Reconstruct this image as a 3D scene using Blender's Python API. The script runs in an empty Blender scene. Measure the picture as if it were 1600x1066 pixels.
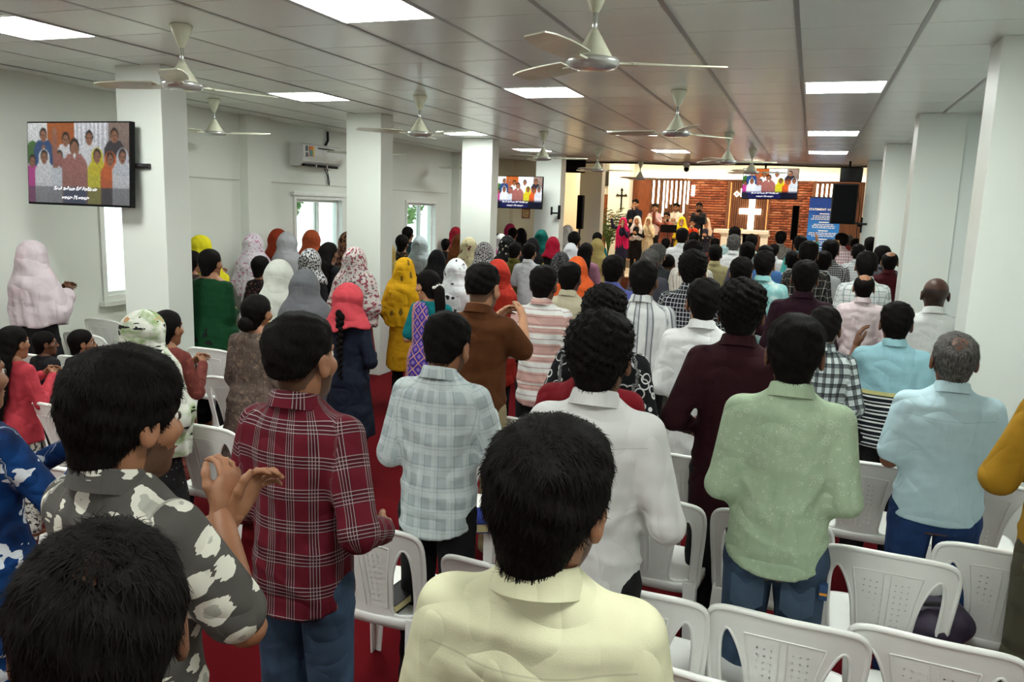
import bpy, bmesh, math, random
import numpy as np
from mathutils import Vector, Matrix
from mathutils.geometry import delaunay_2d_cdt

SC = bpy.context.scene
COL = SC.collection
PI = math.pi
random.seed(7)
rng = np.random.default_rng(7)

# ------------------------------------------------------------------ camera
ZC = 2.02                       # camera height above the floor
CEIL = ZC + 0.981               # false ceiling
F_PX = 1235.32                  # focal length in pixels of the 1600 wide frame
YAW, PITCH, ROLL = -0.353, -0.1684, 0.0345
_cy, _sy = math.cos(YAW), math.sin(YAW)
FW = np.array([_sy * math.cos(PITCH), _cy * math.cos(PITCH), math.sin(PITCH)])
_r = np.array([_cy, -_sy, 0.0]); _u = np.cross(_r, FW)
RT = math.cos(ROLL) * _r + math.sin(ROLL) * _u
UP = -math.sin(ROLL) * _r + math.cos(ROLL) * _u
cam_d = bpy.data.cameras.new('camera')
cam = bpy.data.objects.new('camera', cam_d); COL.objects.link(cam)
cam_d.sensor_width = 36.0; cam_d.lens = F_PX / 1600.0 * 36.0
cam_d.clip_start = 0.02; cam_d.clip_end = 200
cam.matrix_world = Matrix(((RT[0], UP[0], -FW[0], 0.0), (RT[1], UP[1], -FW[1], 0.0), (RT[2], UP[2], -FW[2], ZC), (0, 0, 0, 1)))
SC.camera = cam

def ray(x, y): return FW + RT * (x - 800) / F_PX - UP * (y - 533) / F_PX
def at_z(x, y, z):
    d = ray(x, y); p = d * ((z - ZC) / d[2]); return np.array([p[0], p[1], z])
def at_y(x, y, Y):
    d = ray(x, y); p = d * (Y / d[1]); return np.array([p[0], Y, p[2] + ZC])
def at_x(x, y, X):
    d = ray(x, y); p = d * (X / d[0]); return np.array([X, p[1], p[2] + ZC])
def at_depth(x, y, t):
    p = ray(x, y) * t; return np.array([p[0], p[1], p[2] + ZC])

# ------------------------------------------------------------------ world, exposure
W = bpy.data.worlds.new('overcast_sky'); SC.world = W; W.use_nodes = True
_bg = W.node_tree.nodes['Background']
_bg.inputs[0].default_value = (0.86, 0.93, 0.96, 1); _bg.inputs[1].default_value = 2.6
SC.view_settings.view_transform = 'Standard'; SC.view_settings.look = 'None'
SC.view_settings.gamma = 1.0; SC.view_settings.use_curve_mapping = False
SC.view_settings.exposure = 0.0
PANEL_POWER = 40.0               # emission of the ceiling light panels

# ------------------------------------------------------------------ materials
MATS = {}
def srgb(r, g, b):
    f = lambda c: (c / 255 / 12.92) if c / 255 <= 0.04045 else ((c / 255 + 0.055) / 1.055) ** 2.4
    return (f(r), f(g), f(b), 1.0)
class NT:
    """tiny node-building helper"""
    def __init__(s, name):
        s.m = bpy.data.materials.new(name); s.m.use_nodes = True
        s.t = s.m.node_tree; s.t.nodes.clear()
        s.out = s.t.nodes.new('ShaderNodeOutputMaterial')
    def n(s, typ, **kw):
        nd = s.t.nodes.new(typ)
        for k, v in kw.items():
            if k.startswith('i_'):
                key = k[2:]; key = int(key) if key.isdigit() else key
                s.set(nd.inputs[key], v)
            else: setattr(nd, k, v)
        return nd
    def set(s, sock, v):
        if isinstance(v, bpy.types.NodeSocket): s.t.links.new(v, sock)
        else: sock.default_value = v
    def math(s, op, a, b=None, c=None):
        nd = s.t.nodes.new('ShaderNodeMath'); nd.operation = op
        s.set(nd.inputs[0], a)
        if b is not None: s.set(nd.inputs[1], b)
        if c is not None: s.set(nd.inputs[2], c)
        return nd.outputs[0]
    def mix(s, fac, a, b):
        nd = s.t.nodes.new('ShaderNodeMix'); nd.data_type = 'RGBA'
        s.set(nd.inputs[0], fac); s.set(nd.inputs[6], a); s.set(nd.inputs[7], b)
        return nd.outputs[2]
    def noise(s, vec, scale, detail=3, rough=0.55):
        nd = s.t.nodes.new('ShaderNodeTexNoise')
        if vec is not None: s.set(nd.inputs['Vector'], vec)
        nd.inputs['Scale'].default_value = scale; nd.inputs['Detail'].default_value = detail
        nd.inputs['Roughness'].default_value = rough
        return nd.outputs['Fac']
    def ramp(s, fac, stops, interp='LINEAR'):
        nd = s.t.nodes.new('ShaderNodeValToRGB'); nd.color_ramp.interpolation = interp
        s.set(nd.inputs[0], fac)
        e = nd.color_ramp.elements
        e[0].position, e[0].color = stops[0]; e[1].position, e[1].color = stops[1]
        for p, c in stops[2:]:
            k = e.new(p); k.color = c
        return nd.outputs[0]
    def vmul(s, vec, xyz):
        nd = s.t.nodes.new('ShaderNodeVectorMath'); nd.operation = 'MULTIPLY'
        s.set(nd.inputs[0], vec); nd.inputs[1].default_value = xyz
        return nd.outputs[0]
    def bump(s, h, strength, dist=0.01, normal=None):
        nd = s.t.nodes.new('ShaderNodeBump'); s.set(nd.inputs['Height'], h)
        nd.inputs['Strength'].default_value = strength; nd.inputs['Distance'].default_value = dist
        if normal is not None: s.set(nd.inputs['Normal'], normal)
        return nd.outputs[0]
    def coord(s, which='Object'):
        return s.t.nodes.new('ShaderNodeTexCoord').outputs[which]
    def attr(s, name, out='Vector'):
        nd = s.t.nodes.new('ShaderNodeAttribute'); nd.attribute_name = name
        return nd.outputs[out]
    def principled(s, color, rough=0.6, normal=None, metal=0.0, spec=0.5, emit=None, estr=0.0, sheen=0.0, alpha=None, transmission=0.0, ior=1.45, sss=0.0):
        b = s.t.nodes.new('ShaderNodeBsdfPrincipled')
        s.set(b.inputs['Base Color'], color); s.set(b.inputs['Roughness'], rough)
        b.inputs['Metallic'].default_value = metal; b.inputs['Specular IOR Level'].default_value = spec
        b.inputs['IOR'].default_value = ior
        if normal is not None: s.set(b.inputs['Normal'], normal)
        if emit is not None:
            s.set(b.inputs['Emission Color'], emit); b.inputs['Emission Strength'].default_value = estr
        if sheen: b.inputs['Sheen Weight'].default_value = sheen
        if transmission: b.inputs['Transmission Weight'].default_value = transmission
        if alpha is not None: s.set(b.inputs['Alpha'], alpha)
        s.t.links.new(b.outputs[0], s.out.inputs[0])
        return b
def simple(name, rgb, rough=0.6, metal=0.0, spec=0.5, mottling=0.06, scale=6.0, bump=0.0, bscale=60.0, emit=None, estr=0.0):
    """plain surface with faint procedural mottling and optional fine bump"""
    if name in MATS: return MATS[name]
    k = NT(name); c = srgb(*rgb) if max(rgb) > 1.001 else (*rgb, 1.0)
    co = k.coord()
    nz = k.noise(co, scale, 4)
    lo = tuple(v * (1 - mottling) for v in c[:3]) + (1,); hi = tuple(min(1, v * (1 + mottling)) for v in c[:3]) + (1,)
    col = k.ramp(nz, [(0.3, lo), (0.7, hi)])
    nrm = k.bump(k.noise(co, bscale, 3), bump, 0.004) if bump else None
    k.principled(col, rough, nrm, metal, spec, emit, estr)
    MATS[name] = k.m; return k.m
def emission(name, rgb, strength):
    if name in MATS: return MATS[name]
    k = NT(name); e = k.n('ShaderNodeEmission'); e.inputs[0].default_value = (*rgb, 1); e.inputs[1].default_value = strength
    k.t.links.new(e.outputs[0], k.out.inputs[0]); MATS[name] = k.m; return k.m

# ------------------------------------------------------------------ mesh helpers
def raw_mesh(name, V, loops, totals, smooth=True, mats=(), midx=None, attrs=None):
    me = bpy.data.meshes.new(name)
    V = np.asarray(V, np.float32); n = len(V)
    me.vertices.add(n); me.vertices.foreach_set('co', V.ravel())
    loops = np.asarray(loops, np.int32); totals = np.asarray(totals, np.int32)
    starts = np.concatenate([[0], np.cumsum(totals)[:-1]]).astype(np.int32) if len(totals) else totals
    me.loops.add(len(loops)); me.loops.foreach_set('vertex_index', loops)
    me.polygons.add(len(totals)); me.polygons.foreach_set('loop_start', starts); me.polygons.foreach_set('loop_total', totals)
    if smooth is True: me.polygons.foreach_set('use_smooth', np.ones(len(totals), bool))
    elif smooth is not False: me.polygons.foreach_set('use_smooth', np.asarray(smooth, bool))
    for m in mats: me.materials.append(m)
    if midx is not None: me.polygons.foreach_set('material_index', np.asarray(midx, np.int32))
    if attrs:
        for k, (typ, data) in attrs.items():
            a = me.attributes.new(k, typ, 'POINT')
            a.data.foreach_set('vector' if typ == 'FLOAT_VECTOR' else ('color' if typ == 'FLOAT_COLOR' else 'value'), np.asarray(data, np.float32).ravel())
    me.update(); me.validate()
    return me
class Geo:
    """collects faces of ONE part; smooth flag and material index per face"""
    def __init__(s): s.v = []; s.f = []; s.sm = []; s.mi = []
    def add(s, V, Fc, smooth=False, mi=0):
        o = len(s.v); s.v.extend([tuple(map(float, p)) for p in V])
        for f in Fc:
            s.f.append([i + o for i in f]); s.sm.append(smooth); s.mi.append(mi)
        return s
    def box(s, lo, hi, bevel=0.0, mi=0, M=None):
        (x0, y0, z0), (x1, y1, z1) = lo, hi
        if bevel <= 0:
            V = [(x0, y0, z0), (x1, y0, z0), (x1, y1, z0), (x0, y1, z0), (x0, y0, z1), (x1, y0, z1), (x1, y1, z1), (x0, y1, z1)]
            Fc = [(0, 3, 2, 1), (4, 5, 6, 7), (0, 1, 5, 4), (1, 2, 6, 5), (2, 3, 7, 6), (3, 0, 4, 7)]
        else:
            bm = bmesh.new(); bmesh.ops.create_cube(bm, size=1.0)
            for w in bm.verts: w.co = ((x0 + x1) / 2 + w.co.x * (x1 - x0), (y0 + y1) / 2 + w.co.y * (y1 - y0), (z0 + z1) / 2 + w.co.z * (z1 - z0))
            bmesh.ops.bevel(bm, geom=list(bm.edges), offset=bevel, segments=2, profile=0.6, affect='EDGES')
            bm.verts.index_update(); V = [tuple(w.co) for w in bm.verts]; Fc = [[w.index for w in f.verts] for f in bm.faces]; bm.free()
        if M is not None: V = [tuple(M @ Vector(p)) for p in V]
        return s.add(V, Fc, False, mi)
    def tube(s, pts, rad, n=10, mi=0, caps=True, smooth=True, flat=1.0):
        P = [np.array(p, float) for p in pts]; R = rad if hasattr(rad, '__len__') else [rad] * len(P)
        V = []; Fc = []; nv = None
        for i, p in enumerate(P):
            t = P[min(i + 1, len(P) - 1)] - P[max(i - 1, 0)]; t = t / (np.linalg.norm(t) + 1e-12)
            if nv is None:
                a = np.array([0, 0, 1.0]) if abs(t[2]) < 0.9 else np.array([1.0, 0, 0])
                nv = np.cross(t, a)
            nv = nv - t * np.dot(nv, t); nv /= np.linalg.norm(nv) + 1e-12; b = np.cross(t, nv)
            for k in range(n):
                a = 2 * PI * k / n; V.append(p + R[i] * (math.cos(a) * nv + math.sin(a) * b * flat))
        for i in range(len(P) - 1):
            for k in range(n):
                k2 = (k + 1) % n; Fc.append((i * n + k, i * n + k2, (i + 1) * n + k2, (i + 1) * n + k))
        s.add(V, Fc, smooth, mi)
        if caps: 
            m = len(s.v) - len(V); s.f.append([m + k for k in range(n)][::-1]); s.sm.append(False); s.mi.append(mi)
            e = m + (len(P) - 1) * n; s.f.append([e + k for k in range(n)]); s.sm.append(False); s.mi.append(mi)
        return s
    def lathe(s, prof, n=24, c=(0, 0, 0), mi=0, smooth=True):
        V = []; Fc = []
        for r, z in prof:
            for k in range(n):
                a = 2 * PI * k / n; V.append((c[0] + r * math.cos(a), c[1] + r * math.sin(a), c[2] + z))
        for i in range(len(prof) - 1):
            for k in range(n):
                k2 = (k + 1) % n; Fc.append((i * n + k, i * n + k2, (i + 1) * n + k2, (i + 1) * n + k))
        return s.add(V, Fc, smooth, mi)
    def quad(s, a, b, c, d, mi=0): return s.add([a, b, c, d], [(0, 1, 2, 3)], False, mi)
    def poly_prism(s, pts, axis_vec, mi=0):
        n = len(pts); a = np.array(axis_vec, float)
        V = [tuple(p) for p in pts] + [tuple(np.array(p, float) + a) for p in pts]
        Fc = [list(range(n))[::-1], list(range(n, 2 * n))] + [(i, (i + 1) % n, n + (i + 1) % n, n + i) for i in range(n)]
        return s.add(V, Fc, False, mi)
    def mesh(s, name, mats):
        tot = [len(f) for f in s.f]; lp = [i for f in s.f for i in f]
        return raw_mesh(name, s.v, lp, tot, s.sm, mats, s.mi)
    def obj(s, name, mat, parent=None):
        mats = mat if isinstance(mat, (list, tuple)) else [mat]
        return put(name, s.mesh(name, mats), parent)
def put(name, me, parent=None, loc=None, rotz=None):
    o = bpy.data.objects.new(name, me); COL.objects.link(o)
    if parent is not None: o.parent = parent
    if loc is not None: o.location = loc
    if rotz is not None: o.rotation_euler = (0, 0, rotz)
    return o
def tag(o, label, cat, group=None, kind=None):
    if label: o['label'] = label
    if cat: o['category'] = cat
    if group: o['group'] = group
    if kind: o['kind'] = kind
    return o
def thing(name, label, cat, loc=(0, 0, 0), rotz=0.0, group=None):
    o = bpy.data.objects.new(name, None); COL.objects.link(o); o.empty_display_size = 0.1
    o.location = loc; o.rotation_euler = (0, 0, rotz)
    return tag(o, label, cat, group)
def structure(o, label=None): o['kind'] = 'structure'; o['label'] = label or o.name.replace('_', ' '); return o
def dup(root, loc=None, rotz=None, label=None):
    r = root.copy(); COL.objects.link(r)
    if loc is not None: r.location = loc
    if rotz is not None: r.rotation_euler = (0, 0, rotz)
    if label: r['label'] = label
    for ch in list(root.children):
        c = ch.copy(); COL.objects.link(c); c.parent = r
        for g in list(ch.children):
            d = g.copy(); COL.objects.link(d); d.parent = c
    return r
# ------------------------------------------------------------------ the room
TILE = 0.6
GX0, GY0 = -0.263 * TILE, 10.735 * TILE          # ceiling grid origin (line 0, row 0)
XL, XR = -6.55, 1.62                              # long walls
YB, Y_END, Y_STAGE = -5.2, 16.35, 25.0            # back wall, end of the false ceiling, stage wall
CEIL2 = 3.75                                      # higher ceiling over the stage
def wall_mat(name, rgb, rough=0.55):
    k = NT(name); co = k.coord(); c = srgb(*rgb)
    nz = k.noise(co, 1.3, 5, 0.6)
    col = k.ramp(nz, [(0.25, tuple(v * 0.95 for v in c[:3]) + (1,)), (0.75, c)])
    k.principled(col, rough, k.bump(k.noise(co, 45, 4), 0.06, 0.003), spec=0.35); return k.m
M_wall = wall_mat('painted_wall_white', (226, 230, 222))
M_wall_cool = wall_mat('painted_wall_cool_white', (226, 233, 229))
M_cream = wall_mat('painted_wall_cream', (232, 220, 190))
M_pillar = wall_mat('pillar_paint', (230, 235, 228), 0.45)
k = NT('ceiling_tile_vinyl'); co = k.coord()
k.principled(k.ramp(k.noise(co, 0.9, 3), [(0.3, srgb(234, 242, 236)), (0.7, srgb(241, 248, 243))]), 0.24, k.bump(k.noise(co, 5, 2), 0.05, 0.01), spec=0.45); M_tile = k.m
M_tbar = simple('ceiling_runner_grey', (150, 153, 150), 0.35, 0.2)
k = NT('red_carpet'); co = k.coord()
k.principled(k.ramp(k.noise(co, 220, 2), [(0.3, srgb(72, 7, 13)), (0.7, srgb(104, 13, 21))]), 0.95, k.bump(k.noise(co, 400, 2), 0.4, 0.004), spec=0.1); M_carpet = k.m
M_panel = emission('ceiling_light_diffuser', (0.95, 1.0, 0.95), PANEL_POWER)
M_trim = simple('light_trim_white', (235, 236, 232), 0.4)
M_frame = simple('upvc_window_frame', (228, 230, 226), 0.35)
k = NT('window_glass'); g = k.n('ShaderNodeBsdfTransparent'); gl = k.n('ShaderNodeBsdfGlossy'); gl.inputs['Roughness'].default_value = 0.03
mx = k.n('ShaderNodeMixShader'); mx.inputs[0].default_value = 0.08
g.inputs[0].default_value = (0.90, 0.97, 0.96, 1)
k.t.links.new(g.outputs[0], mx.inputs[1]); k.t.links.new(gl.outputs[0], mx.inputs[2]); k.t.links.new(mx.outputs[0], k.out.inputs[0]); M_glass = k.m
M_curtain = simple('frosted_blind', (236, 240, 238), 0.7)
M_black = simple('black_plastic', (10, 10, 11), 0.6, spec=0.2)
M_black_cloth = simple('speaker_grille_black', (8, 8, 9), 0.9, spec=0.1, bump=0.4, bscale=300)
M_cable = simple('black_cable', (24, 24, 24), 0.6)
M_steel = simple('dark_steel', (60, 60, 62), 0.35, 0.7)

structure(Geo().box((XL - 0.2, YB, -0.1), (XR + 0.2, Y_STAGE + 0.3, 0.0)).obj('floor', M_carpet), 'deep red carpeted hall floor')
structure(Geo().box((XL - 0.2, YB - 0.2, 0), (XR + 0.2, YB, CEIL + 0.2)).obj('wall_back', M_wall), 'plain white back wall of the hall')
# left wall with three window openings:  (y0, y1, z0, z1)
WIN = [(5.93, 6.95, 0.95, 2.07), (9.08, 10.3, 0.95, 2.07), (12.25, 13.45, 0.95, 2.07), (19.2, 20.3, 0.95, 2.1)]
def wall_with_holes(name, mat, X0, X1, y0, y1, z0, z1, holes, label):
    g = Geo(); ys = [y0]
    for h in holes: ys += [h[0], h[1]]
    ys.append(y1)
    for i in range(len(ys) - 1):
        if i % 2 == 0: g.box((X0, ys[i], z0), (X1, ys[i + 1], z1))
        else:
            h = holes[i // 2]; g.box((X0, ys[i], z0), (X1, ys[i + 1], h[2])); g.box((X0, ys[i], h[3]), (X1, ys[i + 1], z1))
    return structure(g.obj(name, mat), label)
wl = wall_with_holes('wall_left', M_wall, XL - 0.18, XL, YB, 16.3, 0, CEIL + 0.15, WIN[:3], 'long white side wall with windows')
wall_with_holes('wall_left_stage', M_cream, XL - 0.18, XL, 16.3, Y_STAGE, 0, CEIL2, WIN[3:], 'cream side wall beside the stage')
structure(Geo().box((XR, YB, 0), (XR + 0.18, Y_STAGE, CEIL2)).obj('wall_right', M_wall_cool), 'white side wall behind the pillars')
# thin plaster joint line and shallow pilasters on the left wall
for (a, b) in [(5.35, 8.0), (8.5, 13.95)]:
    structure(Geo().box((XL, a, ZC + 0.20), (XL + 0.012, b, ZC + 0.212)).obj('trim_1', simple('plaster_joint', (190, 192, 180), 0.7)), 'thin horizontal joint line on white side wall')
for i, (a, b, d) in enumerate([(4.65, 5.3, 0.16), (8.02, 8.46, 0.12), (11.0, 11.4, 0.10), (14.1, 14.7, 0.16), (16.0, 16.19, 0.5)]):
    structure(Geo().box((XL, a, 0), (XL + d, b, CEIL)).obj('wall_left_pilaster', M_wall if i < 4 else M_cream), 'shallow pilaster on the side wall')
# pillars
PILL_L = [(-5.20, -4.75, 4.93, 5.20), (-5.06, -4.61, 8.03, 8.31), (-4.99, -4.50, 11.10, 11.37), (-4.96, -4.46, 14.45, 14.75), (-4.98, -4.47, 17.6, 17.9)]
PILL_R = [(0.865, 1.45, 5.02), (0.85, 1.25, 8.4), (0.83, 1.24, 11.65), (0.815, 1.22, 14.9)]
for i, (x0, x1, y0, y1) in enumerate(PILL_L):
    structure(Geo().box((x0, y0, 0), (x1, y1, CEIL2 if i == 4 else CEIL), 0.006).obj('wall_pillar_left', M_pillar), 'square white pillar along the left aisle')
for (x0, x1, y0) in PILL_R:
    structure(Geo().box((x0, y0, 0), (x1, y0 + 0.34, CEIL), 0.006).obj('wall_pillar_right', M_pillar), 'white pillar standing against the right wall')
    structure(Geo().box((x1, y0 + 0.02, 0), (XR, y0 + 0.34, CEIL)).obj('wall_right_return', M_wall_cool), 'white wall return beside the pillar')
# windows
M_leaf_out = simple('outdoor_tree_leaves', (120, 160, 105), 0.7, mottling=0.4, scale=3)
for i, (y0, y1, z0, z1) in enumerate(WIN):
    w = structure(bpy.data.objects.new('window_%d' % (i + 1), None), 'white framed sliding window in the left wall'); COL.objects.link(w); w.location = (XL, y0, z0)
    hh, ww = z1 - z0, y1 - y0; g = Geo(); t = 0.05
    g.box((-0.1, 0, 0), (0.02, t, hh)); g.box((-0.1, ww - t, 0), (0.02, ww, hh)); g.box((-0.1, t, 0), (0.02, ww - t, t)); g.box((-0.1, t, hh - t), (0.02, ww - t, hh))
    g.obj('window_frame', M_frame, w)
    for a, b, xo in [(t, ww * 0.52, -0.04), (ww * 0.48, ww - t, -0.075)]:
        s = Geo(); q = 0.035
        s.box((xo - 0.015, a, t), (xo + 0.015, a + q, hh - t)); s.box((xo - 0.015, b - q, t), (xo + 0.015, b, hh - t)); s.box((xo - 0.015, a + q, t), (xo + 0.015, b - q, t + q)); s.box((xo - 0.015, a + q, hh - t - q), (xo + 0.015, b - q, hh - t))
        so = s.obj('sash', M_frame, w)
        Geo().box((xo - 0.003, a + q, t + q), (xo + 0.003, b - q, hh - t - q)).obj('pane', M_glass, so)
    Geo().box((-0.12, -0.04, -0.05), (0.07, ww + 0.04, 0.0), 0.006).obj('window_sill', M_wall, w)
    if i in (0, 1): Geo().box((0.0, -0.04, hh), (0.05, ww + 0.04, hh + 0.05), 0.006).obj('window_head_trim', M_trim, w)
# trees seen through the glass
def leaf_cluster(g, c, r, n):
    for _ in range(n):
        d = rng.normal(size=3); d /= np.linalg.norm(d); p = np.array(c) + d * r * rng.uniform(0.4, 1.0) ** 0.5
        a = rng.normal(size=3); a /= np.linalg.norm(a); b = np.cross(a, rng.normal(size=3)); b /= np.linalg.norm(b) + 1e-9
        L, wd = rng.uniform(0.10, 0.2), rng.uniform(0.04, 0.08)
        g.add([p - a * L, p + b * wd, p + a * L, p - b * wd], [(0, 1, 2, 3)])
for (ty, tz, label) in [(12.0, 1.6, 'leafy green tree outside the window below the air conditioner'), (16.5, 1.5, 'leafy green tree outside the window between the middle pillars')]:
    t = thing('outdoor_tree', label, 'tree', (XL - 3.2, ty, 0))
    Geo().tube([(0, 0, -1), (0.05, 0.1, 0.4), (0, 0.1, 1.4)], [0.14, 0.11, 0.06]).obj('trunk', simple('bark', (90, 75, 58), 0.9), t)
    g = Geo()
    for q in range(7): leaf_cluster(g, (rng.uniform(-0.6, 0.6), rng.uniform(-0.9, 0.9), tz + rng.uniform(-0.6, 0.8)), 0.6, 170)
    o = g.obj('crown', M_leaf_out, t); o['kind'] = 'stuff'
structure(Geo().box((XL - 14, YB - 5, -1.6), (XL - 0.4, Y_STAGE, -1.5)).obj('ground_outside', simple('outdoor_ground', (170, 172, 160), 0.9)), 'pale ground outside the windows')
# ceiling: slab above, tiles hung in a runner grid
ceil = structure(Geo().box((XL - 0.2, YB - 0.2, CEIL + 0.10), (XR + 0.2, Y_END, CEIL + 0.2)).obj('ceiling', M_tile), 'grey white tiled false ceiling')
LIGHTS = [(i, j) for j in (-5, 0, 6, 11) for i in (-8, -4, 0)] + [(i, j) for j in (-15, -10) for i in (-8, -4, 0)]  # last two rows: panels added overhead and behind the camera for more light
tile_me = Geo().box((0.013, 0.004, 0.0), (TILE - 0.013, TILE - 0.004, 0.02)).mesh('tile', [M_tile])
small_tile = {}
I0 = int(math.floor((XL - GX0) / TILE)); I1 = int(math.floor((XR - GX0) / TILE)); J0 = int(math.floor((YB - GY0) / TILE)); J1 = int(math.floor((Y_END - GY0) / TILE))
cand = []; far = Geo()
for i in range(I0, I1 + 1):
    for j in range(J0, J1 + 1):
        if (i, j) in LIGHTS: continue
        x0, y0 = GX0 + i * TILE, GY0 + j * TILE
        cand.append((j, i, x0, y0))
n_tile = 0
for (j, i, x0, y0) in sorted(cand):
    cutx = x0 < XL or x0 + TILE > XR; visible = y0 + TILE > 1.6 and j <= 14
    if visible and n_tile < 296 and not cutx:
        put('tile', tile_me, ceil, (x0, y0, CEIL + 0.004 * ((i * 7 + j * 3) % 3 - 1) * 0.5)); n_tile += 1
    else:
        a, b = max(x0 + 0.013, XL), min(x0 + TILE - 0.013, XR); c, d = y0 + 0.004, min(y0 + TILE - 0.004, Y_END)
        if b > a + 0.02 and d > c + 0.02: far.box((a, c, CEIL), (b, d, CEIL + 0.02))
o = far.obj('border_tiles', M_tile, ceil); o['kind'] = 'stuff'
for i in range(I0 + 1, I1 + 1):
    Geo().box((GX0 + i * TILE - 0.013, YB, CEIL - 0.004), (GX0 + i * TILE + 0.013, Y_END, CEIL + 0.03)).obj('runner', M_tbar, ceil)
for j in range(J0 + 1, J1 + 1):
    Geo().box((XL, GY0 + j * TILE - 0.004, CEIL + 0.006), (XR, GY0 + j * TILE + 0.004, CEIL + 0.03)).obj('cross_runner', M_tbar, ceil)
row_name = {-5: 'third row from the stage end', 0: 'row over the second pillars'}
def light_label(i, j):
    col = {-8: 'over the left aisle', -4: 'over the centre rows', 0: 'beside the right pillars'}[i]
    row = {-15: 'added unseen at the back wall', -10: 'added unseen above the rearmost seats', -5: 'before the first pillars', 0: 'before the second pillars', 6: 'before the third pillars', 11: 'before the fourth pillars'}[j]
    return 'square white ceiling light panel %s, %s' % (col, row)
for (i, j) in LIGHTS:
    t = thing('ceiling_light', light_label(i, j), 'light', (GX0 + (i + 0.5) * TILE, GY0 + (j + 0.5) * TILE, CEIL), group='ceiling light panels')
    h = TILE / 2 - 0.013; g = Geo(); q = 0.014
    g.box((-h, -h, -0.003), (h, -h + q, 0.02)); g.box((-h, h - q, -0.003), (h, h, 0.02)); g.box((-h, -h + q, -0.003), (-h + q, h - q, 0.02)); g.box((h - q, -h + q, -0.003), (h, h - q, 0.02))
    g.obj('light_frame', M_trim, t)
    Geo().box((-h + q, -h + q, 0.0), (h - q, h - q, 0.012)).obj('diffuser', M_panel, t)
# end of the false ceiling: fascia, cable run
structure(Geo().box((XL, Y_END, CEIL - 0.03), (XR, Y_END + 0.12, CEIL2)).obj('trim_2', simple('fascia_paint', (205, 202, 190), 0.5)), 'fascia where the false ceiling ends before the stage')
cb = Geo(); cb.tube([(x, Y_END - 0.06, CEIL - 0.02 - 0.02 * (1 + math.sin(x * 2.3 + 1)) * 0.7) for x in np.linspace(-4.7, 1.0, 50)], 0.014, 6)
tag(cb.obj('ceiling_cable', M_cable), 'black cable run sagging along the edge of the false ceiling', 'cable')
structure(Geo().box((XL - 0.2, Y_END, CEIL2), (XR + 0.2, Y_STAGE + 0.2, CEIL2 + 0.1)).obj('ceiling_stage', M_cream), 'higher cream ceiling over the stage')
# ------------------------------------------------------------------ stage
ZS = 0.35                                         # stage floor
structure(Geo().box((XL, 20.0, 0), (XR, Y_STAGE, ZS)).obj('floor_stage', simple('stage_floor_vinyl', (205, 196, 178), 0.5)), 'raised pale stage floor')
structure(Geo().box((XL, 20.0 - 0.01, 0), (XR, 20.0, ZS - 0.02)).obj('trim_3', simple('stage_fascia_wood', (120, 70, 45), 0.6)), 'wooden fascia below the stage edge')
structure(Geo().box((-5.9, 23.15, ZS), (-2.6, 24.4, ZS + 0.24)).obj('floor_riser', simple('stage_riser_grey', (120, 110, 100), 0.6)), 'low riser behind the singers')
structure(Geo().box((XL - 0.2, Y_STAGE, 0), (XR + 0.2, Y_STAGE + 0.2, CEIL2)).obj('wall_stage', M_wall), 'white upper wall behind the stage')
ZB = ZC + 0.985                                   # top of the panelled part
k = NT('brown_wood_panel'); co = k.coord()
gr = k.noise(k.vmul(co, (6, 6, 0.7)), 6, 5, 0.6)
k.principled(k.ramp(gr, [(0.3, srgb(104, 52, 26)), (0.7, srgb(146, 80, 42))]), 0.4); M_wood = k.m
k = NT('dark_slat_wood'); co = k.coord()
k.principled(k.ramp(k.noise(k.vmul(co, (12, 12, 0.8)), 5, 4), [(0.3, srgb(82, 48, 30)), (0.7, srgb(120, 76, 50))]), 0.5); M_slat = k.m
k = NT('red_brick'); gi = k.n('ShaderNodeNewGeometry'); rnd = k.attr('tint', 'Fac'); co = k.coord()
bc = k.ramp(rnd, [(0.0, srgb(110, 58, 40)), (0.35, srgb(140, 74, 48)), (0.7, srgb(164, 92, 62)), (1.0, srgb(180, 118, 88))])
k.principled(k.mix(k.math('MULTIPLY', k.noise(co, 25, 4), 0.35), bc, srgb(90, 50, 38)), 0.85, k.bump(k.noise(co, 90, 3), 0.4, 0.005)); M_brick = k.m
M_mortar = simple('brick_mortar', (120, 84, 66), 0.9)
M_led = emission('warm_led_bar', (1.0, 0.86, 0.60), 9.0)
M_led_soft = emission('warm_cove_led', (1.0, 0.84, 0.56), 70.0)
M_orange = emission('orange_edge_led', (1.0, 0.36, 0.10), 2.2)
M_cross = emission('lit_cross', (1.0, 0.88, 0.62), 8.0)
YP = Y_STAGE - 0.06
structure(Geo().box((XL, YP, ZS), (-6.0, Y_STAGE, ZB - 0.5)).obj('wall_stage_door_panel', M_wood), 'brown wooden panel beside the white column')
structure(Geo().box((-6.0, Y_STAGE - 0.55, ZS), (-5.33, Y_STAGE, CEIL2), 0.01).obj('wall_stage_column', M_wall), 'white column bearing a dark cross emblem')
structure(Geo().box((-5.33, YP, ZS), (-4.77, Y_STAGE, ZB + 0.02)).obj('wall_stage_panel', M_wood), 'brown wooden panel beside the light bars')
structure(Geo().box((-6.0, YP - 0.02, ZB), (XR, Y_STAGE, ZB + 0.05)).obj('trim_4', M_slat), 'dark ledge above the brick panels')
# cove strip hidden on the ledge washes the upper wall
cove = tag(Geo().box((-5.2, YP + 0.0, ZB + 0.052), (XR - 0.05, YP + 0.03, ZB + 0.062)).obj('cove_light_strip', M_led_soft), 'warm light strip lying on the ledge above the brick', 'light strip')
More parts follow.
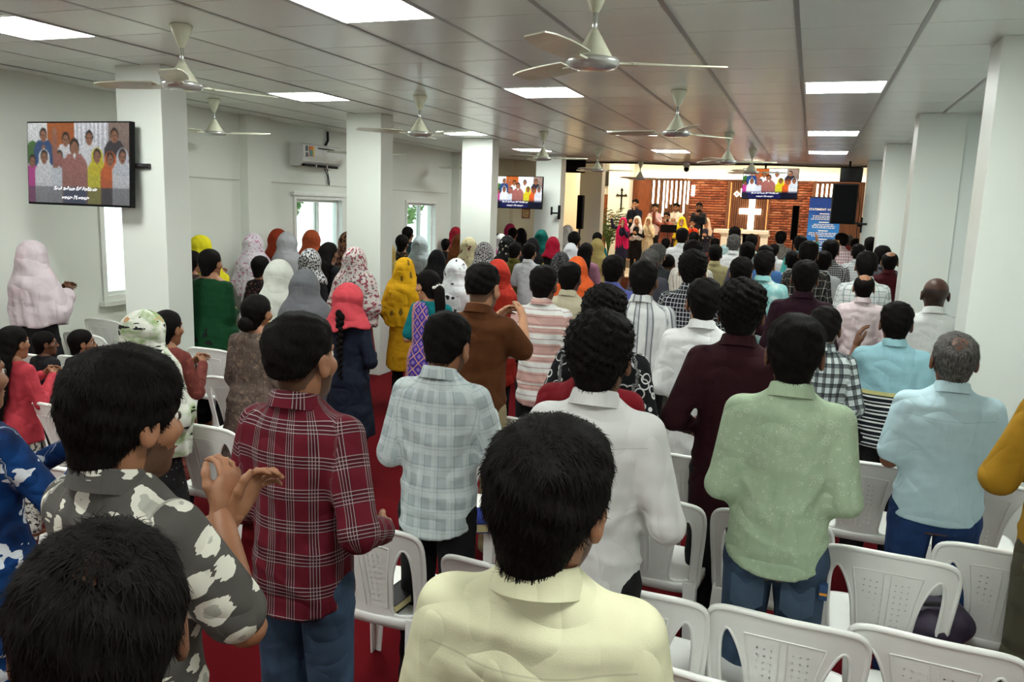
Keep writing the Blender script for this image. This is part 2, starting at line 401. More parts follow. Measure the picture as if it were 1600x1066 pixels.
# slatted backing behind light bars and behind the cross
def slats(x0, x1, name, label, depth=0.03):
    w = structure(Geo().box((x0, YP, ZS), (x1, Y_STAGE, ZB)).obj(name, M_slat), label)
    g = Geo(); n = int((x1 - x0) / 0.06)
    for q in range(n):
        a = x0 + (q + 0.2) * (x1 - x0) / n; g.box((a, YP - depth, ZS), (a + 0.034, YP, ZB - 0.01))
    s = g.obj('slats', M_slat, w); s['kind'] = 'stuff'; return w
slats(-4.77, -3.6, 'wall_stage_slats', 'dark slatted wood behind the left light bars')
slats(-2.38, -1.22, 'wall_stage_niche', 'dark slatted wood niche behind the lit cross')
slats(0.02, XR, 'wall_stage_slats_right', 'dark slatted wood behind the right light bars')
def bricks(x0, x1, name, label):
    w = structure(Geo().box((x0, YP, ZS), (x1, Y_STAGE, ZB)).obj(name, M_mortar), label)
    V = []; L = []; T = []; tint = []; bh, bl = 0.075, 0.23; z = ZS; r = 0
    while z < ZB - 0.01:
        x = x0 - (bl / 2 if r % 2 else 0)
        while x < x1:
            a, b = max(x, x0) + 0.006, min(x + bl, x1) - 0.006
            if b - a > 0.02:
                d = 0.018 + rng.uniform(0, 0.014); o = len(V); h = min(bh - 0.014, ZB - z - 0.005)
                for (xx, zz) in ((a, z), (b, z), (b, z + h), (a, z + h)): V.append((xx, YP - d, zz))
                for (xx, zz) in ((a, z), (b, z), (b, z + h), (a, z + h)): V.append((xx, YP, zz))
                for f in ((0, 1, 2, 3), (4, 0, 3, 7), (1, 5, 6, 2), (3, 2, 6, 7), (4, 5, 1, 0)): L += [o + q for q in f]; T.append(4)
                tint += [rng.uniform(0, 1)] * 8
            x += bl
        z += bh; r += 1
    me = raw_mesh('bricks', V, L, T, False, [M_brick], None, {'tint': ('FLOAT', tint)})
    o = put('bricks', me, w); o['kind'] = 'stuff'
bricks(-3.6, -2.38, 'wall_stage_brick', 'red brick panel left of the cross niche')
bricks(-1.22, 0.02, 'wall_stage_brick_right', 'red brick panel right of the cross niche')
for x in (-3.6, -2.40, -1.24, 0.0):
    structure(Geo().box((x - 0.05, YP - 0.06, ZS), (x + 0.05, YP, ZB)).obj('trim_5', M_slat), 'dark vertical batten framing the brick')
for x, s in ((-2.34, 'left'), (-1.26, 'right')):
    tag(Geo().box((x - 0.014, YP - 0.06, ZS), (x + 0.014, YP - 0.03, ZB - 0.05)).obj('edge_light_strip', M_orange), 'thin orange light strip on the %s edge of the cross niche' % s, 'light strip', 'orange strips beside the lit cross')
# vertical warm light bars
for n_, (x, yb) in enumerate([(1020, 318), (1028, 318), (1035, 338), (1041, 325), (1048, 319), (1055, 319), (1062, 319), (1067.5, 334), (1074, 319), (1276, 308), (1284, 308), (1291, 308), (1298, 308), (1306, 312)]):
    p = at_y(x, yb, YP - 0.06); z1 = ZB - 0.04
    r = 0.024
    t = thing('light_bar', (('warm vertical light bar hung on slats above the singers', 'long warm light bar ending lowest above the singer in pink shirt', 'middle length warm light bar next to the long one', 'long warm light bar right above the singer with glasses')[{2: 1, 3: 2, 7: 3}.get(n_, 0)] if n_ < 9 else 'warm vertical light bar behind the blue banner'), 'light bar', (p[0], YP - 0.06, p[2]), group='vertical light bars %s' % ('above the singers' if n_ < 9 else 'behind the banner'))
    Geo().box((-r, -0.02, 0), (r, 0.012, z1 - p[2]), 0.012).obj('bar_lens', M_led, t)
    Geo().box((-r, 0.012, -0.01), (r, 0.028, z1 - p[2] + 0.01)).obj('bar_backing', M_slat, t)
# lit wall lamp beside the brick
p = at_y(1083, 298, YP - 0.05)
t = thing('wall_lamp', 'small glowing white wall lamp at the corner of the brick panel', 'lamp', tuple(p))
Geo().tube([(0, 0, -0.16), (0, 0, -0.14), (0, 0, 0.14), (0, 0, 0.16)], [0.03, 0.05, 0.05, 0.03], 14).obj('glass_shade', emission('lamp_glow', (1, 0.95, 0.85), 7), t)
Geo().box((-0.03, 0.02, -0.05), (0.03, 0.06, 0.05)).obj('lamp_mount', M_steel, t)
# the lit cross and the lit letters
c0, c1 = at_y(1172, 311, YP - 0.1), at_y(1172, 358, YP - 0.1); a0, a1 = at_y(1155, 330, YP - 0.1), at_y(1189, 330, YP - 0.1)
t = thing('lit_cross', 'large glowing white cross standing in the slatted niche', 'cross', (c1[0], YP - 0.1, c1[2]))
hw = 0.085; H_ = c0[2] - c1[2]; za = a0[2] - c1[2]
g = Geo(); g.box((-hw, -0.03, 0), (hw, 0.03, H_), 0.01); g.obj('upright', M_cross, t)
g = Geo(); g.box((a0[0] - c1[0], -0.032, za - hw), (-hw, 0.03, za + hw), 0.01); g.obj('arm', M_cross, t); g = Geo(); g.box((hw, -0.032, za - hw), (a1[0] - c1[0], 0.03, za + hw), 0.01); g.obj('arm', M_cross, t)
def text_geo(body, size, mat, name, parent, M, extrude=0.004, align='CENTER', bold=False):
    cu = bpy.data.curves.new(name, 'FONT'); cu.body = body; cu.size = size; cu.extrude = extrude; cu.align_x = align; cu.align_y = 'CENTER'; cu.resolution_u = 1
    if bold: cu.offset = size * 0.02
    o = bpy.data.objects.new(name, cu); COL.objects.link(o)
    me = bpy.data.meshes.new_from_object(o); bpy.data.objects.remove(o); bpy.data.curves.remove(cu)
    me.transform(M); me.materials.clear(); me.materials.append(mat)
    return put(name, me, parent)
FACE = Matrix.Rotation(PI / 2, 4, 'X')            # text that reads when seen looking along +y
p = at_y(1156, 302, YP - 0.08)
t = thing('lit_sign', 'glowing letters partly behind the hanging screen', 'sign', tuple(p))
text_geo('ob', 0.34, emission('sign_letters', (1.0, 0.9, 0.62), 6), 'lit_letters', t, FACE, 0.015, bold=True)
# dark cross emblem on the white column
p = at_y(971, 310, Y_STAGE - 0.57)
t = thing('cross_emblem', 'black ornamental wall cross on the white column', 'cross', tuple(p))
g = Geo(); g.box((-0.022, -0.012, -0.36), (0.022, 0.012, 0.24)); g.obj('upright', M_black, t)
g = Geo(); g.box((-0.12, -0.012, 0.07), (-0.022, 0.012, 0.11)); g.obj('arm', M_black, t); g = Geo(); g.box((0.022, -0.012, 0.07), (0.12, 0.012, 0.11)); g.obj('arm', M_black, t)
for (x, z) in ((-0.135, 0.09), (0.135, 0.09), (0, 0.265)):
    g = Geo()
    for a in range(3):
        an = a * 2 * PI / 3 + PI / 2; g.lathe([(0.001, -0.012), (0.022, -0.012), (0.022, 0.012), (0.001, 0.012)], 8, (0, 0, 0))
        m = len(g.v) - 32
        for q in range(m, len(g.v)):
            vx, vy, vz = g.v[q]; g.v[q] = (x + vx + 0.026 * math.cos(an), vz, z + vy + 0.026 * math.sin(an))
    g.obj('trefoil_tip', M_black, t)
# white altar table with lit posts
ta, tb = at_y(1117, 357, 23.9), at_y(1202, 361, 23.9)
t = thing('altar_table', 'long white altar table with square posts below the lit cross', 'table', ((ta[0] + tb[0]) / 2, 23.9, ZS))
hw = (tb[0] - ta[0]) / 2; zt = (ta[2] + tb[2]) / 2 - ZS; M_tw = simple('table_white_gloss', (238, 234, 226), 0.3)
Geo().box((-hw, -0.3, zt - 0.11), (hw, 0.3, zt), 0.015).obj('table_top', M_tw, t)
for x in (-hw + 0.3, -hw + 0.85, hw - 0.62, hw - 0.12):
    g = Geo(); g.box((x - 0.10, -0.15, 0), (x + 0.10, 0.15, zt - 0.11), 0.01); g.box((x - 0.14, -0.19, zt - 0.16), (x + 0.14, 0.19, zt - 0.11)); g.box((x - 0.14, -0.19, 0), (x + 0.14, 0.19, 0.06)); g.obj('post', M_tw, t)
Geo().box((-hw + 0.42, 0.0, 0.05), (-hw + 0.60, 0.03, zt - 0.12)).obj('pink_light_panel', emission('pink_glow', (1.0, 0.45, 0.72), 1.6), t)
p = at_y(1155, 355, 23.8)
tag(Geo().box((p[0] - 0.17, 23.72, ZS + zt), (p[0] + 0.1, 23.92, ZS + zt + 0.035), 0.008).obj('altar_book', simple('pale_yellow_cloth', (226, 206, 140), 0.7)), 'pale yellow closed book lying on the altar table', 'book')
# blue roll-up banner
b0, b1 = at_y(1266, 309, 22.6), at_y(1316, 309, 22.6)
t = thing('rollup_banner', 'blue roll-up banner headed STATEMENT beside the brick panel', 'banner', ((b0[0] + b1[0]) / 2, 22.6, ZS))
bw = (b1[0] - b0[0]) / 2; zt = b0[2] - ZS
k = NT('banner_blue_print'); co = k.coord()
sx = k.n('ShaderNodeSeparateXYZ'); k.t.links.new(co, sx.inputs[0])
base = k.ramp(k.math('ADD', k.math('MULTIPLY', sx.outputs[2], 0.45), k.math('MULTIPLY', k.noise(co, 2.2, 4), 0.35)), [(0.15, srgb(30, 120, 205)), (0.5, srgb(16, 84, 190)), (0.8, srgb(40, 120, 210)), (1.0, srgb(18, 60, 150))])
k.principled(base, 0.4); M_ban = k.m
Geo().box((-bw, -0.004, 0.08), (bw, 0.004, zt)).obj('banner_sheet', M_ban, t)
Geo().box((-bw - 0.03, -0.1, 0), (bw + 0.03, 0.1, 0.08), 0.015).obj('banner_base', M_steel, t)
Geo().box((-bw - 0.01, -0.012, zt), (bw + 0.01, 0.012, zt + 0.03)).obj('top_rail', M_steel, t)
M_white_ink = simple('white_ink', (235, 240, 245), 0.6)
text_geo('STATEMENT OF FAITH', bw * 0.20, M_white_ink, 'banner_heading', t, Matrix.Translation((0, -0.006, zt - 0.30)) @ FACE, 0.001, bold=True)
g = Geo()
zz = zt - 0.42
for blk in range(6):
    g.box((-0.12, -0.0065, zz), (0.12, -0.0045, zz + 0.022)); zz -= 0.055
    for ln in range(3):
        q = bw * rng.uniform(0.62, 0.92); x = -q
        while x < q:
            w_ = rng.uniform(0.03, 0.09); g.box((x, -0.0065, zz), (min(x + w_, q), -0.0045, zz + 0.016)); x += w_ + 0.015
        zz -= 0.042
    zz -= 0.04
o = g.obj('text_lines', M_white_ink, t); o['kind'] = 'stuff'
# palm in a pot at the left of the stage
p = at_y(949, 404, 22.9)
k = NT('palm_leaf'); co = k.coord(); k.principled(k.ramp(k.noise(co, 5, 3), [(0.3, srgb(24, 50, 14)), (0.7, srgb(64, 96, 30))]), 0.5); M_palm = k.m
t = thing('potted_palm', 'bushy green potted palm beside the wooden panel', 'plant', (p[0], 22.9, ZS))
Geo().lathe([(0.001, 0), (0.14, 0), (0.19, 0.32), (0.20, 0.34), (0.17, 0.34), (0.15, 0.28), (0.001, 0.28)], 20).obj('pot', simple('pot_brown', (110, 70, 45), 0.6), t)
g = Geo()
for q in range(22):
    an = q * 2.4; reach = rng.uniform(0.25, 0.5); hgt = rng.uniform(0.9, 1.75); prev = None
    pts = [np.array([math.cos(an) * reach * s ** 1.6, math.sin(an) * reach * s ** 1.6, 0.3 + hgt * (1.25 * s - 0.45 * s * s)]) for s in np.linspace(0, 1, 9)]
    g.tube(pts, [0.012 * (1 - 0.8 * s) for s in np.linspace(0, 1, 9)], 4)
    for i in range(3, 9):
        d = pts[i] - pts[i - 1]; d /= np.linalg.norm(d); side = np.cross(d, (0, 0, 1.0)); side /= np.linalg.norm(side) + 1e-9
        for sgn in (-1, 1):
            L = 0.26 * (1.1 - abs(i - 6) * 0.12); tip = pts[i] + (side * sgn * 0.8 + d * 0.6 - np.array([0, 0, 0.35])) * L
            mid = (pts[i] + tip) / 2 + np.array([0, 0, 0.03]); g.add([pts[i], mid + d * 0.022, tip, mid - d * 0.022], [(0, 1, 2, 3)])
g.obj('fronds', M_palm, t)
# music stand and video camera on a tripod
p = at_z(1046, 404, ZS)
t = thing('music_stand', 'black music stand in front of the lead singer', 'music stand', (at_y(1044, 360, 20.9)[0], 20.9, ZS))
q = at_y(1044, 358, 20.9)[2] - ZS
Geo().box((-0.2, -0.02, q - 0.09), (0.22, 0.01, q + 0.11), M=None).obj('desk', M_black, t)
Geo().tube([(0, 0.01, 0.25), (0, 0.01, q - 0.05)], 0.012).obj('pole', M_black, t)
for a in range(3):
    an = a * 2 * PI / 3; Geo().tube([(0, 0.01, 0.3), (0.26 * math.cos(an), 0.26 * math.sin(an), 0.01)], 0.009, 6).obj('leg', M_black, t)
p = at_depth(1097, 345, 15.0)
t = thing('video_camera', 'black video camera on a tripod facing the stage', 'camera', (p[0], p[1], 0)); z = p[2]
Geo().box((-0.07, -0.14, z - 0.07), (0.07, 0.14, z + 0.07), 0.012).obj('camera_body', M_black, t)
g = Geo(); g.tube([(0, 0.14, z), (0, 0.2, z), (0, 0.3, z)], [0.05, 0.055, 0.06], 16); g.obj('lens', M_black, t)
Geo().box((-0.16, -0.05, z - 0.02), (-0.08, 0.05, z + 0.05), 0.008).obj('monitor', M_black, t)
Geo().tube([(0, 0, z - 0.6), (0, 0, z - 0.07)], 0.025).obj('centre_column', M_black, t)
for a in range(3):
    an = a * 2 * PI / 3 + 0.4; Geo().tube([(0, 0, z - 0.35), (0.45 * math.cos(an), 0.45 * math.sin(an), 0.0)], [0.022, 0.014], 8).obj('leg', M_black, t)

# added out-of-view warm lamps in the stage ceiling brighten singers and wall
for x, y_, lab in [(-5.0, 20.6, 'front'), (-3.2, 20.6, 'front'), (-1.4, 20.6, 'front'), (0.4, 20.6, 'front'), (-5.7, 23.4, 'back'), (-3.1, 23.6, 'back'), (-0.6, 23.6, 'back')]:
    t = thing('added_stage_downlight', 'round warm downlight added unseen in the ceiling above the stage ' + lab, 'light', (x, y_, CEIL2), group='added stage downlights')
    Geo().lathe([(0.001, -0.02), (0.20, -0.02), (0.20, -0.012), (0.001, -0.012)], 20).obj('lamp_lens', emission('added_downlight_warm', (1.0, 0.84, 0.62), 150), t)
    Geo().lathe([(0.20, -0.022), (0.23, -0.022), (0.23, 0.0), (0.20, 0.0)], 20).obj('lamp_rim', M_trim, t)
# ------------------------------------------------------------------ screens
PW, PH = 152, 86
def paint_screen(band, pale):
    im = np.zeros((PH, PW, 3)); Y, X = np.mgrid[0:PH, 0:PW]; u = X / PW; v = 1 - Y / PH      # v up
    def fill(m, c): im[m] = np.array(c) / 255.0
    fill(u >= 0, (232, 236, 234)); fill((u > 0.20) & (u < 0.47), (168, 84, 36)); fill((u >= 0.47) & (u < 0.80), (196, 198, 204))
    fill((u >= 0.47) & (u < 0.80) & (np.mod((u - 0.47) / 0.041, 1) < 0.5) & (v > 0.3), (244, 246, 250)); fill(u >= 0.80, (128, 108, 98))
    fill((u >= 0.80) & (np.mod(v * 30 + 3 * np.sin(u * 60), 1) < 0.3), (150, 126, 112))
    fill(((u - 0.05) / 0.07) ** 2 + ((v - 0.62) / 0.16) ** 2 < 1, (62, 104, 48))
    def ell(cx, cy, rx, ry, c): fill(((u - cx) / rx) ** 2 + ((v - cy) / ry) ** 2 < 1, c)
    def person(cx, top, shirt, scarf=None, hair=(28, 20, 18), skin=(150, 98, 70), s=1.0, bottom=0.0, lower=None):
        hy = top - 0.085 * s
        fill((np.abs(u - cx) < (0.095 * s) * np.clip((top - 0.14 * s - v) / (0.14 * s) + 0.3, 0, 1) ** 0.5) & (v < top - 0.14 * s) & (v > bottom), shirt)
        if lower: fill((np.abs(u - cx) < 0.085 * s) & (v < 0.22) & (v > bottom), lower)
        if scarf: ell(cx, hy - 0.02 * s, 0.058 * s, 0.125 * s, scarf); ell(cx, hy - 0.16 * s, 0.09 * s, 0.085 * s, scarf)
        ell(cx, hy + 0.012 * s, 0.037 * s, 0.085 * s, hair); ell(cx, hy - 0.012 * s, 0.030 * s, 0.075 * s, skin)
        ell(cx - 0.012 * s, hy, 0.006, 0.008, (50, 30, 24)); ell(cx + 0.012 * s, hy, 0.006, 0.008, (50, 30, 24)); ell(cx, hy - 0.048 * s, 0.010, 0.008, (110, 50, 44))
    person(0.16, 0.93, (40, 70, 120)); person(0.385, 0.88, (238, 238, 240)); person(0.615, 0.90, (236, 238, 240)); person(0.855, 0.93, (52, 46, 50))
    ell(0.16, 0.70, 0.018, 0.03, (150, 98, 70))
    person(0.045, 0.60, (206, 60, 150), None, s=0.9); person(0.165, 0.66, (244, 246, 250), (236, 240, 242)); person(0.32, 0.66, (226, 232, 240), (214, 222, 230), s=0.9)
    person(0.69, 0.68, (222, 214, 50), (224, 206, 40)); person(0.815, 0.64, (214, 92, 44), (226, 96, 40), lower=(50, 40, 44)); person(0.93, 0.68, (232, 234, 238), (216, 222, 230))
    fill((np.abs(u - (0.27 + (0.9 - v) * 0.02)) < 0.026) & (v > 0.45) & (v < 0.88), (150, 92, 70)); ell(0.275, 0.90, 0.022, 0.045, (160, 104, 80))
    fill((np.abs((v - 0.50) + (u - 0.36) * 0.9) < 0.07) & (u > 0.26) & (u < 0.42), (158, 92, 84))
    person(0.47, 0.80, (168, 104, 96), s=1.3, lower=(60, 74, 130)); ell(0.47, 0.60, 0.012, 0.035, (235, 235, 238))
    if band: 
        m = v < 0.27; a = np.clip((0.27 - v) / 0.09, 0, 1)[..., None]; im[:] = np.where(m[..., None], im * (1 - a) + a * np.array([10, 12, 40]) / 255 * (1 + 1.2 * (np.abs(u - 0.4) < 0.3)[..., None]), im)
    else: im[v < 0.22] = im[v < 0.22] * 0.45 + np.array([0.16, 0.16, 0.17])
    for _ in range(1):                                            # soften like a camera picture
        p_ = np.pad(im, ((1, 1), (1, 1), (0, 0)), mode='edge'); im = sum(p_[a:a + PH, b:b + PW] * w_ for a, b, w_ in [(0, 1, .125), (2, 1, .125), (1, 0, .125), (1, 2, .125), (1, 1, .5)])
    im = im * (0.75 + 0.3 * v[..., None]) * (1 + 0.10 * np.random.default_rng(3).normal(size=(PH, PW, 1)).clip(-1.5, 1.5))
    if pale: im = im * 0.75 + 0.10
    return im ** 2.2
def screen_mesh(w, h, im, mat):
    ny, nx = im.shape[:2]
    xs = np.linspace(-w / 2, w / 2, nx); zs = np.linspace(h / 2, -h / 2, ny)
    X, Z = np.meshgrid(xs, zs); V = np.stack([X, np.zeros_like(X), Z], -1).reshape(-1, 3)
    i = np.arange((ny - 1) * (nx - 1)); r, c = i // (nx - 1), i % (nx - 1); a = r * nx + c
    Q = np.stack([a, a + nx, a + nx + 1, a + 1], 1)
    col = np.concatenate([im.reshape(-1, 3), np.ones((ny * nx, 1))], 1)
    return raw_mesh('screen_picture', V, Q.ravel(), np.full(len(Q), 4), True, [mat], None, {'Col': ('FLOAT_COLOR', col)})
def screen_mat(name, strength):
    k = NT(name); c = k.attr('Col', 'Color')
    k.principled((0.004, 0.004, 0.005, 1), 0.12, emit=c, estr=strength, spec=0.5); return k.m
M_scr, M_scr_dim = screen_mat('lit_screen', 1.5), screen_mat('lit_screen_washed', 0.85)
M_txt = emission('screen_lyrics', (1, 1, 1), 1.3)
TXT1 = '\u0c38\u0c4d\u0c24\u0c41\u0c24\u0c3f \u0c2a\u0c3e\u0c24\u0c4d\u0c30\u0c41\u0c21\u0c3e \u0c38\u0c4d\u0c24\u0c4b\u0c24\u0c4d\u0c30\u0c3e\u0c30\u0c4d\u0c39\u0c41\u0c21\u0c3e'
TXT2 = '\u0c06\u0c30\u0c3e\u0c27\u0c28\u0c3e \u0c28\u0c40\u0c15\u0c47 \u0c06\u0c30\u0c3e\u0c27\u0c28\u0c3e'
IM_BAND = paint_screen(True, False); IM_PLAIN = paint_screen(False, True)
def television(label, c, w, h, rotz, tilt, im, mat, tx=-0.08, lit=True, pole=0.0, roll=0.0, arm=None, fs=0.068):
    t = thing('television', label, 'television', tuple(c)); t.rotation_euler = (tilt, roll, rotz)
    Geo().box((-w / 2 - 0.012, 0.0, -h / 2 - 0.016), (w / 2 + 0.012, 0.045, h / 2 + 0.012), 0.006).obj('tv_housing', M_black, t)
    s = put('screen_picture', screen_mesh(w, h, im, mat), t) if lit else Geo().box((-w / 2, -0.003, -h / 2), (w / 2, 0.0, h / 2)).obj('dark_screen', simple('off_screen', (9, 9, 11), 0.12), t)
    s.location = (0, -0.003, 0)
    if lit:
        text_geo(TXT1, h * fs, M_txt, 'lyrics_line', s, Matrix.Translation((w * tx, -0.004, -h * 0.32)) @ FACE, 0.0, bold=True)
        text_geo(TXT2, h * fs, M_txt, 'lyrics_line', s, Matrix.Translation((w * tx, -0.004, -h * 0.43)) @ FACE, 0.0, bold=True)
    if pole: Geo().tube([(-w * 0.1, 0.05, h / 2 - 0.1), (-w * 0.1, 0.05, h / 2 + pole)], 0.018, 8).obj('hanging_pole', M_black, t); 
    if arm: Geo().tube([(0, 0.04, 0), arm], 0.02, 8).obj('mount_arm', M_steel, t)
    return t
def mid(pts): return np.mean(np.array(pts), 0)
c = mid([at_y(x, y, 4.80) for x, y in [(40, 192), (202, 190), (208, 320), (45, 318)]])
television('wall television showing singers, mounted on the pillar by the pink shawled woman', c, 1.07, 0.63, 0.0, -0.05, IM_PLAIN, M_scr_dim, -0.02, arm=(0.62, 0.12, 0), fs=0.055)
c = mid([at_y(x, y, 14.0) for x, y in [(776, 274), (848, 276), (846, 327), (776, 325)]])
television('wall television showing singers, mounted on the pillar with the empty bracket', c, 0.89, 0.565, 0.0, -0.03, IM_BAND, M_scr, arm=(0.3, 0.42, 0))
c = mid([at_y(x, y, 16.15) for x, y in [(1160, 264), (1248, 264), (1246, 313), (1160, 308)]])
television('hanging television showing singers in front of the lit cross', c, 1.0, 0.555, 0.0, -0.04, IM_BAND, M_scr, pole=0.22, roll=-0.015)
c = mid([at_y(x, y, 14.7) for x, y in [(1313, 262), (1348, 262), (1348, 284), (1313, 284)]])
television('small switched-off screen above the hanging loudspeaker', c, 0.33, 0.21, 0.0, 0, IM_BAND, M_scr, lit=False, pole=0.12)
c = at_y(898, 259, 15.9)
television('switched-off screen tilted under the ceiling edge near the left pillars', c, 0.42, 0.26, 0.15, -0.6, IM_BAND, M_scr, lit=False, pole=0.1)
c = at_y(950, 279, YP - 0.05)
television('small dark monitor hung on the wooden panel beside the white column', c, 0.27, 0.42, 0.0, 0, IM_BAND, M_scr, lit=False)
# ------------------------------------------------------------------ sound, brackets, camera dome, air conditioner
def speaker_box(name, label, c, w, d, h, rotz=0, part=True):
    t = thing(name, label, 'loudspeaker', tuple(c), rotz)
    Geo().box((-w / 2, -d / 2, -h / 2), (w / 2, d / 2, h / 2), 0.02).obj('cabinet', M_black, t)
    Geo().box((-w / 2 + 0.02, -d / 2 - 0.012, -h / 2 + 0.02), (w / 2 - 0.02, -d / 2, h / 2 - 0.02), 0.004).obj('grille', M_black_cloth, t)
    return t
c = mid([at_y(x, y, 14.6) for x, y in [(1300, 288), (1340, 288), (1337, 350), (1298, 350)]])
t = speaker_box('hanging_loudspeaker', 'big black loudspeaker hung from the right pillar', c, 0.39, 0.34, 0.66, 0.0)
Geo().tube([(0.1, 0.1, -0.30), (0.34, 0.28, -0.32), (0.40, 0.30, -0.32)], 0.02, 8).obj('wall_arm', M_steel, t)
Geo().tube([(0.2, 0.0, 0.2), (0.27, 0.1, -0.1), (0.24, 0.1, -0.3), (0.26, 0.1, -0.6)], 0.007, 6).obj('cable', M_cable, t)
for (x, yt, yb, Y, lab) in [(907, 305, 358, 17.2, 'tall slim black column loudspeaker on a stand before the left pillar'), (1242, 321, 375, 17.2, 'tall slim black column loudspeaker on a stand before the brick')]:
    a, b = at_y(x, yt, Y), at_y(x, yb, Y); h = a[2] - b[2]
    t = speaker_box('column_loudspeaker', lab, ((a[0] + b[0]) / 2, Y, (a[2] + b[2]) / 2), 0.135, 0.16, h)
    zb = -(a[2] + b[2]) / 2
    Geo().tube([(0, 0, -h / 2), (0, 0, zb + 0.4)], 0.017, 8).obj('stand_pole', M_black, t)
    for q in range(3):
        an = q * 2 * PI / 3 + 0.5; Geo().tube([(0, 0, zb + 0.5), (0.4 * math.cos(an), 0.4 * math.sin(an), zb + 0.01)], 0.012, 6).obj('leg', M_black, t)
c = at_y(873, 332, 14.4)
t = thing('wall_bracket', 'empty black television bracket on the left pillar', 'bracket', tuple(c))
Geo().box((-0.02, 0.0, -0.13), (0.025, 0.04, 0.13)).obj('wall_plate', M_black, t)
Geo().box((-0.11, -0.10, -0.03), (-0.0, -0.02, 0.0)).obj('swing_arm', M_black, t)
Geo().box((-0.12, -0.13, -0.05), (-0.09, -0.10, 0.10)).obj('mount_plate', M_black, t)
c = at_y(1350, 352, 14.85)
t = thing('wall_bracket', 'slim black bracket plate on the right pillar', 'bracket', (0.805, c[1], c[2]))
Geo().box((-0.02, 0.0, -0.13), (0.01, 0.04, 0.13)).obj('wall_plate', M_black, t)
Geo().box((-0.06, 0.0, -0.03), (-0.02, 0.03, 0.03)).obj('swing_arm', M_black, t)
c = at_z(1073, 258, CEIL)
t = thing('dome_camera', 'small white security camera under the ceiling edge', 'camera', (at_y(1073, 258, Y_END - 0.2)[0], Y_END - 0.2, CEIL - 0.004))
Geo().lathe([(0.001, 0.0), (0.075, 0.0), (0.07, -0.07), (0.05, -0.1), (0.001, -0.1)][::-1], 18).obj('camera_base', M_trim, t)
Geo().lathe([(0.001, -0.19), (0.04, -0.17), (0.055, -0.13), (0.045, -0.1), (0.001, -0.095)], 16).obj('camera_lens_ball', M_black, t)
y0, y1 = 9.02, 10.02; c = at_x(495, 244, XL + 0.11)
t = thing('air_conditioner', 'white split air conditioner high on the left wall', 'air conditioner', (XL, c[1], c[2]))
prof = [(0, -0.15), (0, 0.15), (0.17, 0.15), (0.21, 0.12), (0.22, 0.0), (0.20, -0.09), (0.13, -0.15)]
M_ac = simple('ac_gloss_white', (225, 226, 224), 0.18)
Geo().poly_prism([(x, -0.46, z) for x, z in prof], (0, 0.92, 0)).obj('casing', M_ac, t)
Geo().box((0.135, -0.40, -0.152), (0.19, 0.40, -0.12), M=Matrix.Rotation(-0.0, 4, 'Y')).obj('air_outlet', M_black, t)
for q in (-0.13, 0.13): Geo().box((0.13, q - 0.012, -0.156), (0.192, q + 0.012, -0.118)).obj('outlet_vane', M_ac, t)
s = Geo().box((0.214, -0.33, -0.02), (0.223, -0.22, 0.11)).obj('energy_label', simple('energy_label_orange', (222, 120, 52), 0.5), t)
Geo().box((0.2225, -0.325, -0.015), (0.2245, -0.26, 0.06)).obj('label_panel', simple('energy_label_teal', (90, 150, 150), 0.5), s)
Geo().box((0.2225, -0.255, -0.015), (0.2245, -0.225, 0.10)).obj('label_panel', simple('energy_label_yellow', (224, 190, 70), 0.5), s)
g = Geo(); g.box((0.214, -0.41, 0.04), (0.222, -0.36, 0.11)); g.box((0.214, -0.41, -0.03), (0.222, -0.36, 0.025)); g.obj('feature_sticker', simple('sticker_grey', (90, 92, 95), 0.5), t)
g = Geo()
for q in range(9): g.box((0.212, -0.12 + q * 0.045, 0.085), (0.222, -0.12 + q * 0.045 + 0.028, 0.105))
g.obj('logo_lettering', simple('ac_print_dark', (70, 76, 80), 0.5), t)
Geo().tube([(0.02, 0.33, 0.15), (0.05, 0.36, 0.24), (0.02, 0.40, 0.36)], 0.018, 8).obj('pipe', M_cable, t)
Geo().tube([(0.03, 0.30, -0.15), (0.04, 0.36, -0.25), (0.03, 0.40, -0.36), (0.03, 0.42, -0.38), (0.03, 0.43, -0.34), (0.03, 0.38, -0.2), (0.03, 0.36, -0.15)], 0.007, 6).obj('power_cable', M_cable, t)
# framed picture on the far left wall, seen below the second television
c = at_y(822, 334, 16.2)
t = thing('framed_picture', 'small framed picture on the wall below the far television', 'picture', tuple(c))
Geo().box((-0.09, -0.02, -0.10), (0.09, 0.0, 0.10)).obj('picture_frame', M_wood, t); Geo().box((-0.07, -0.023, -0.08), (0.07, -0.02, 0.08)).obj('picture_print', simple('picture_print', (196, 160, 110), 0.5, mottling=0.5, scale=30), t)
structure(Geo().box((XL, 16.2, 0), (-5.0, 16.35, CEIL)).obj('wall_left_end', M_cream), 'cream cross wall closing the left aisle')

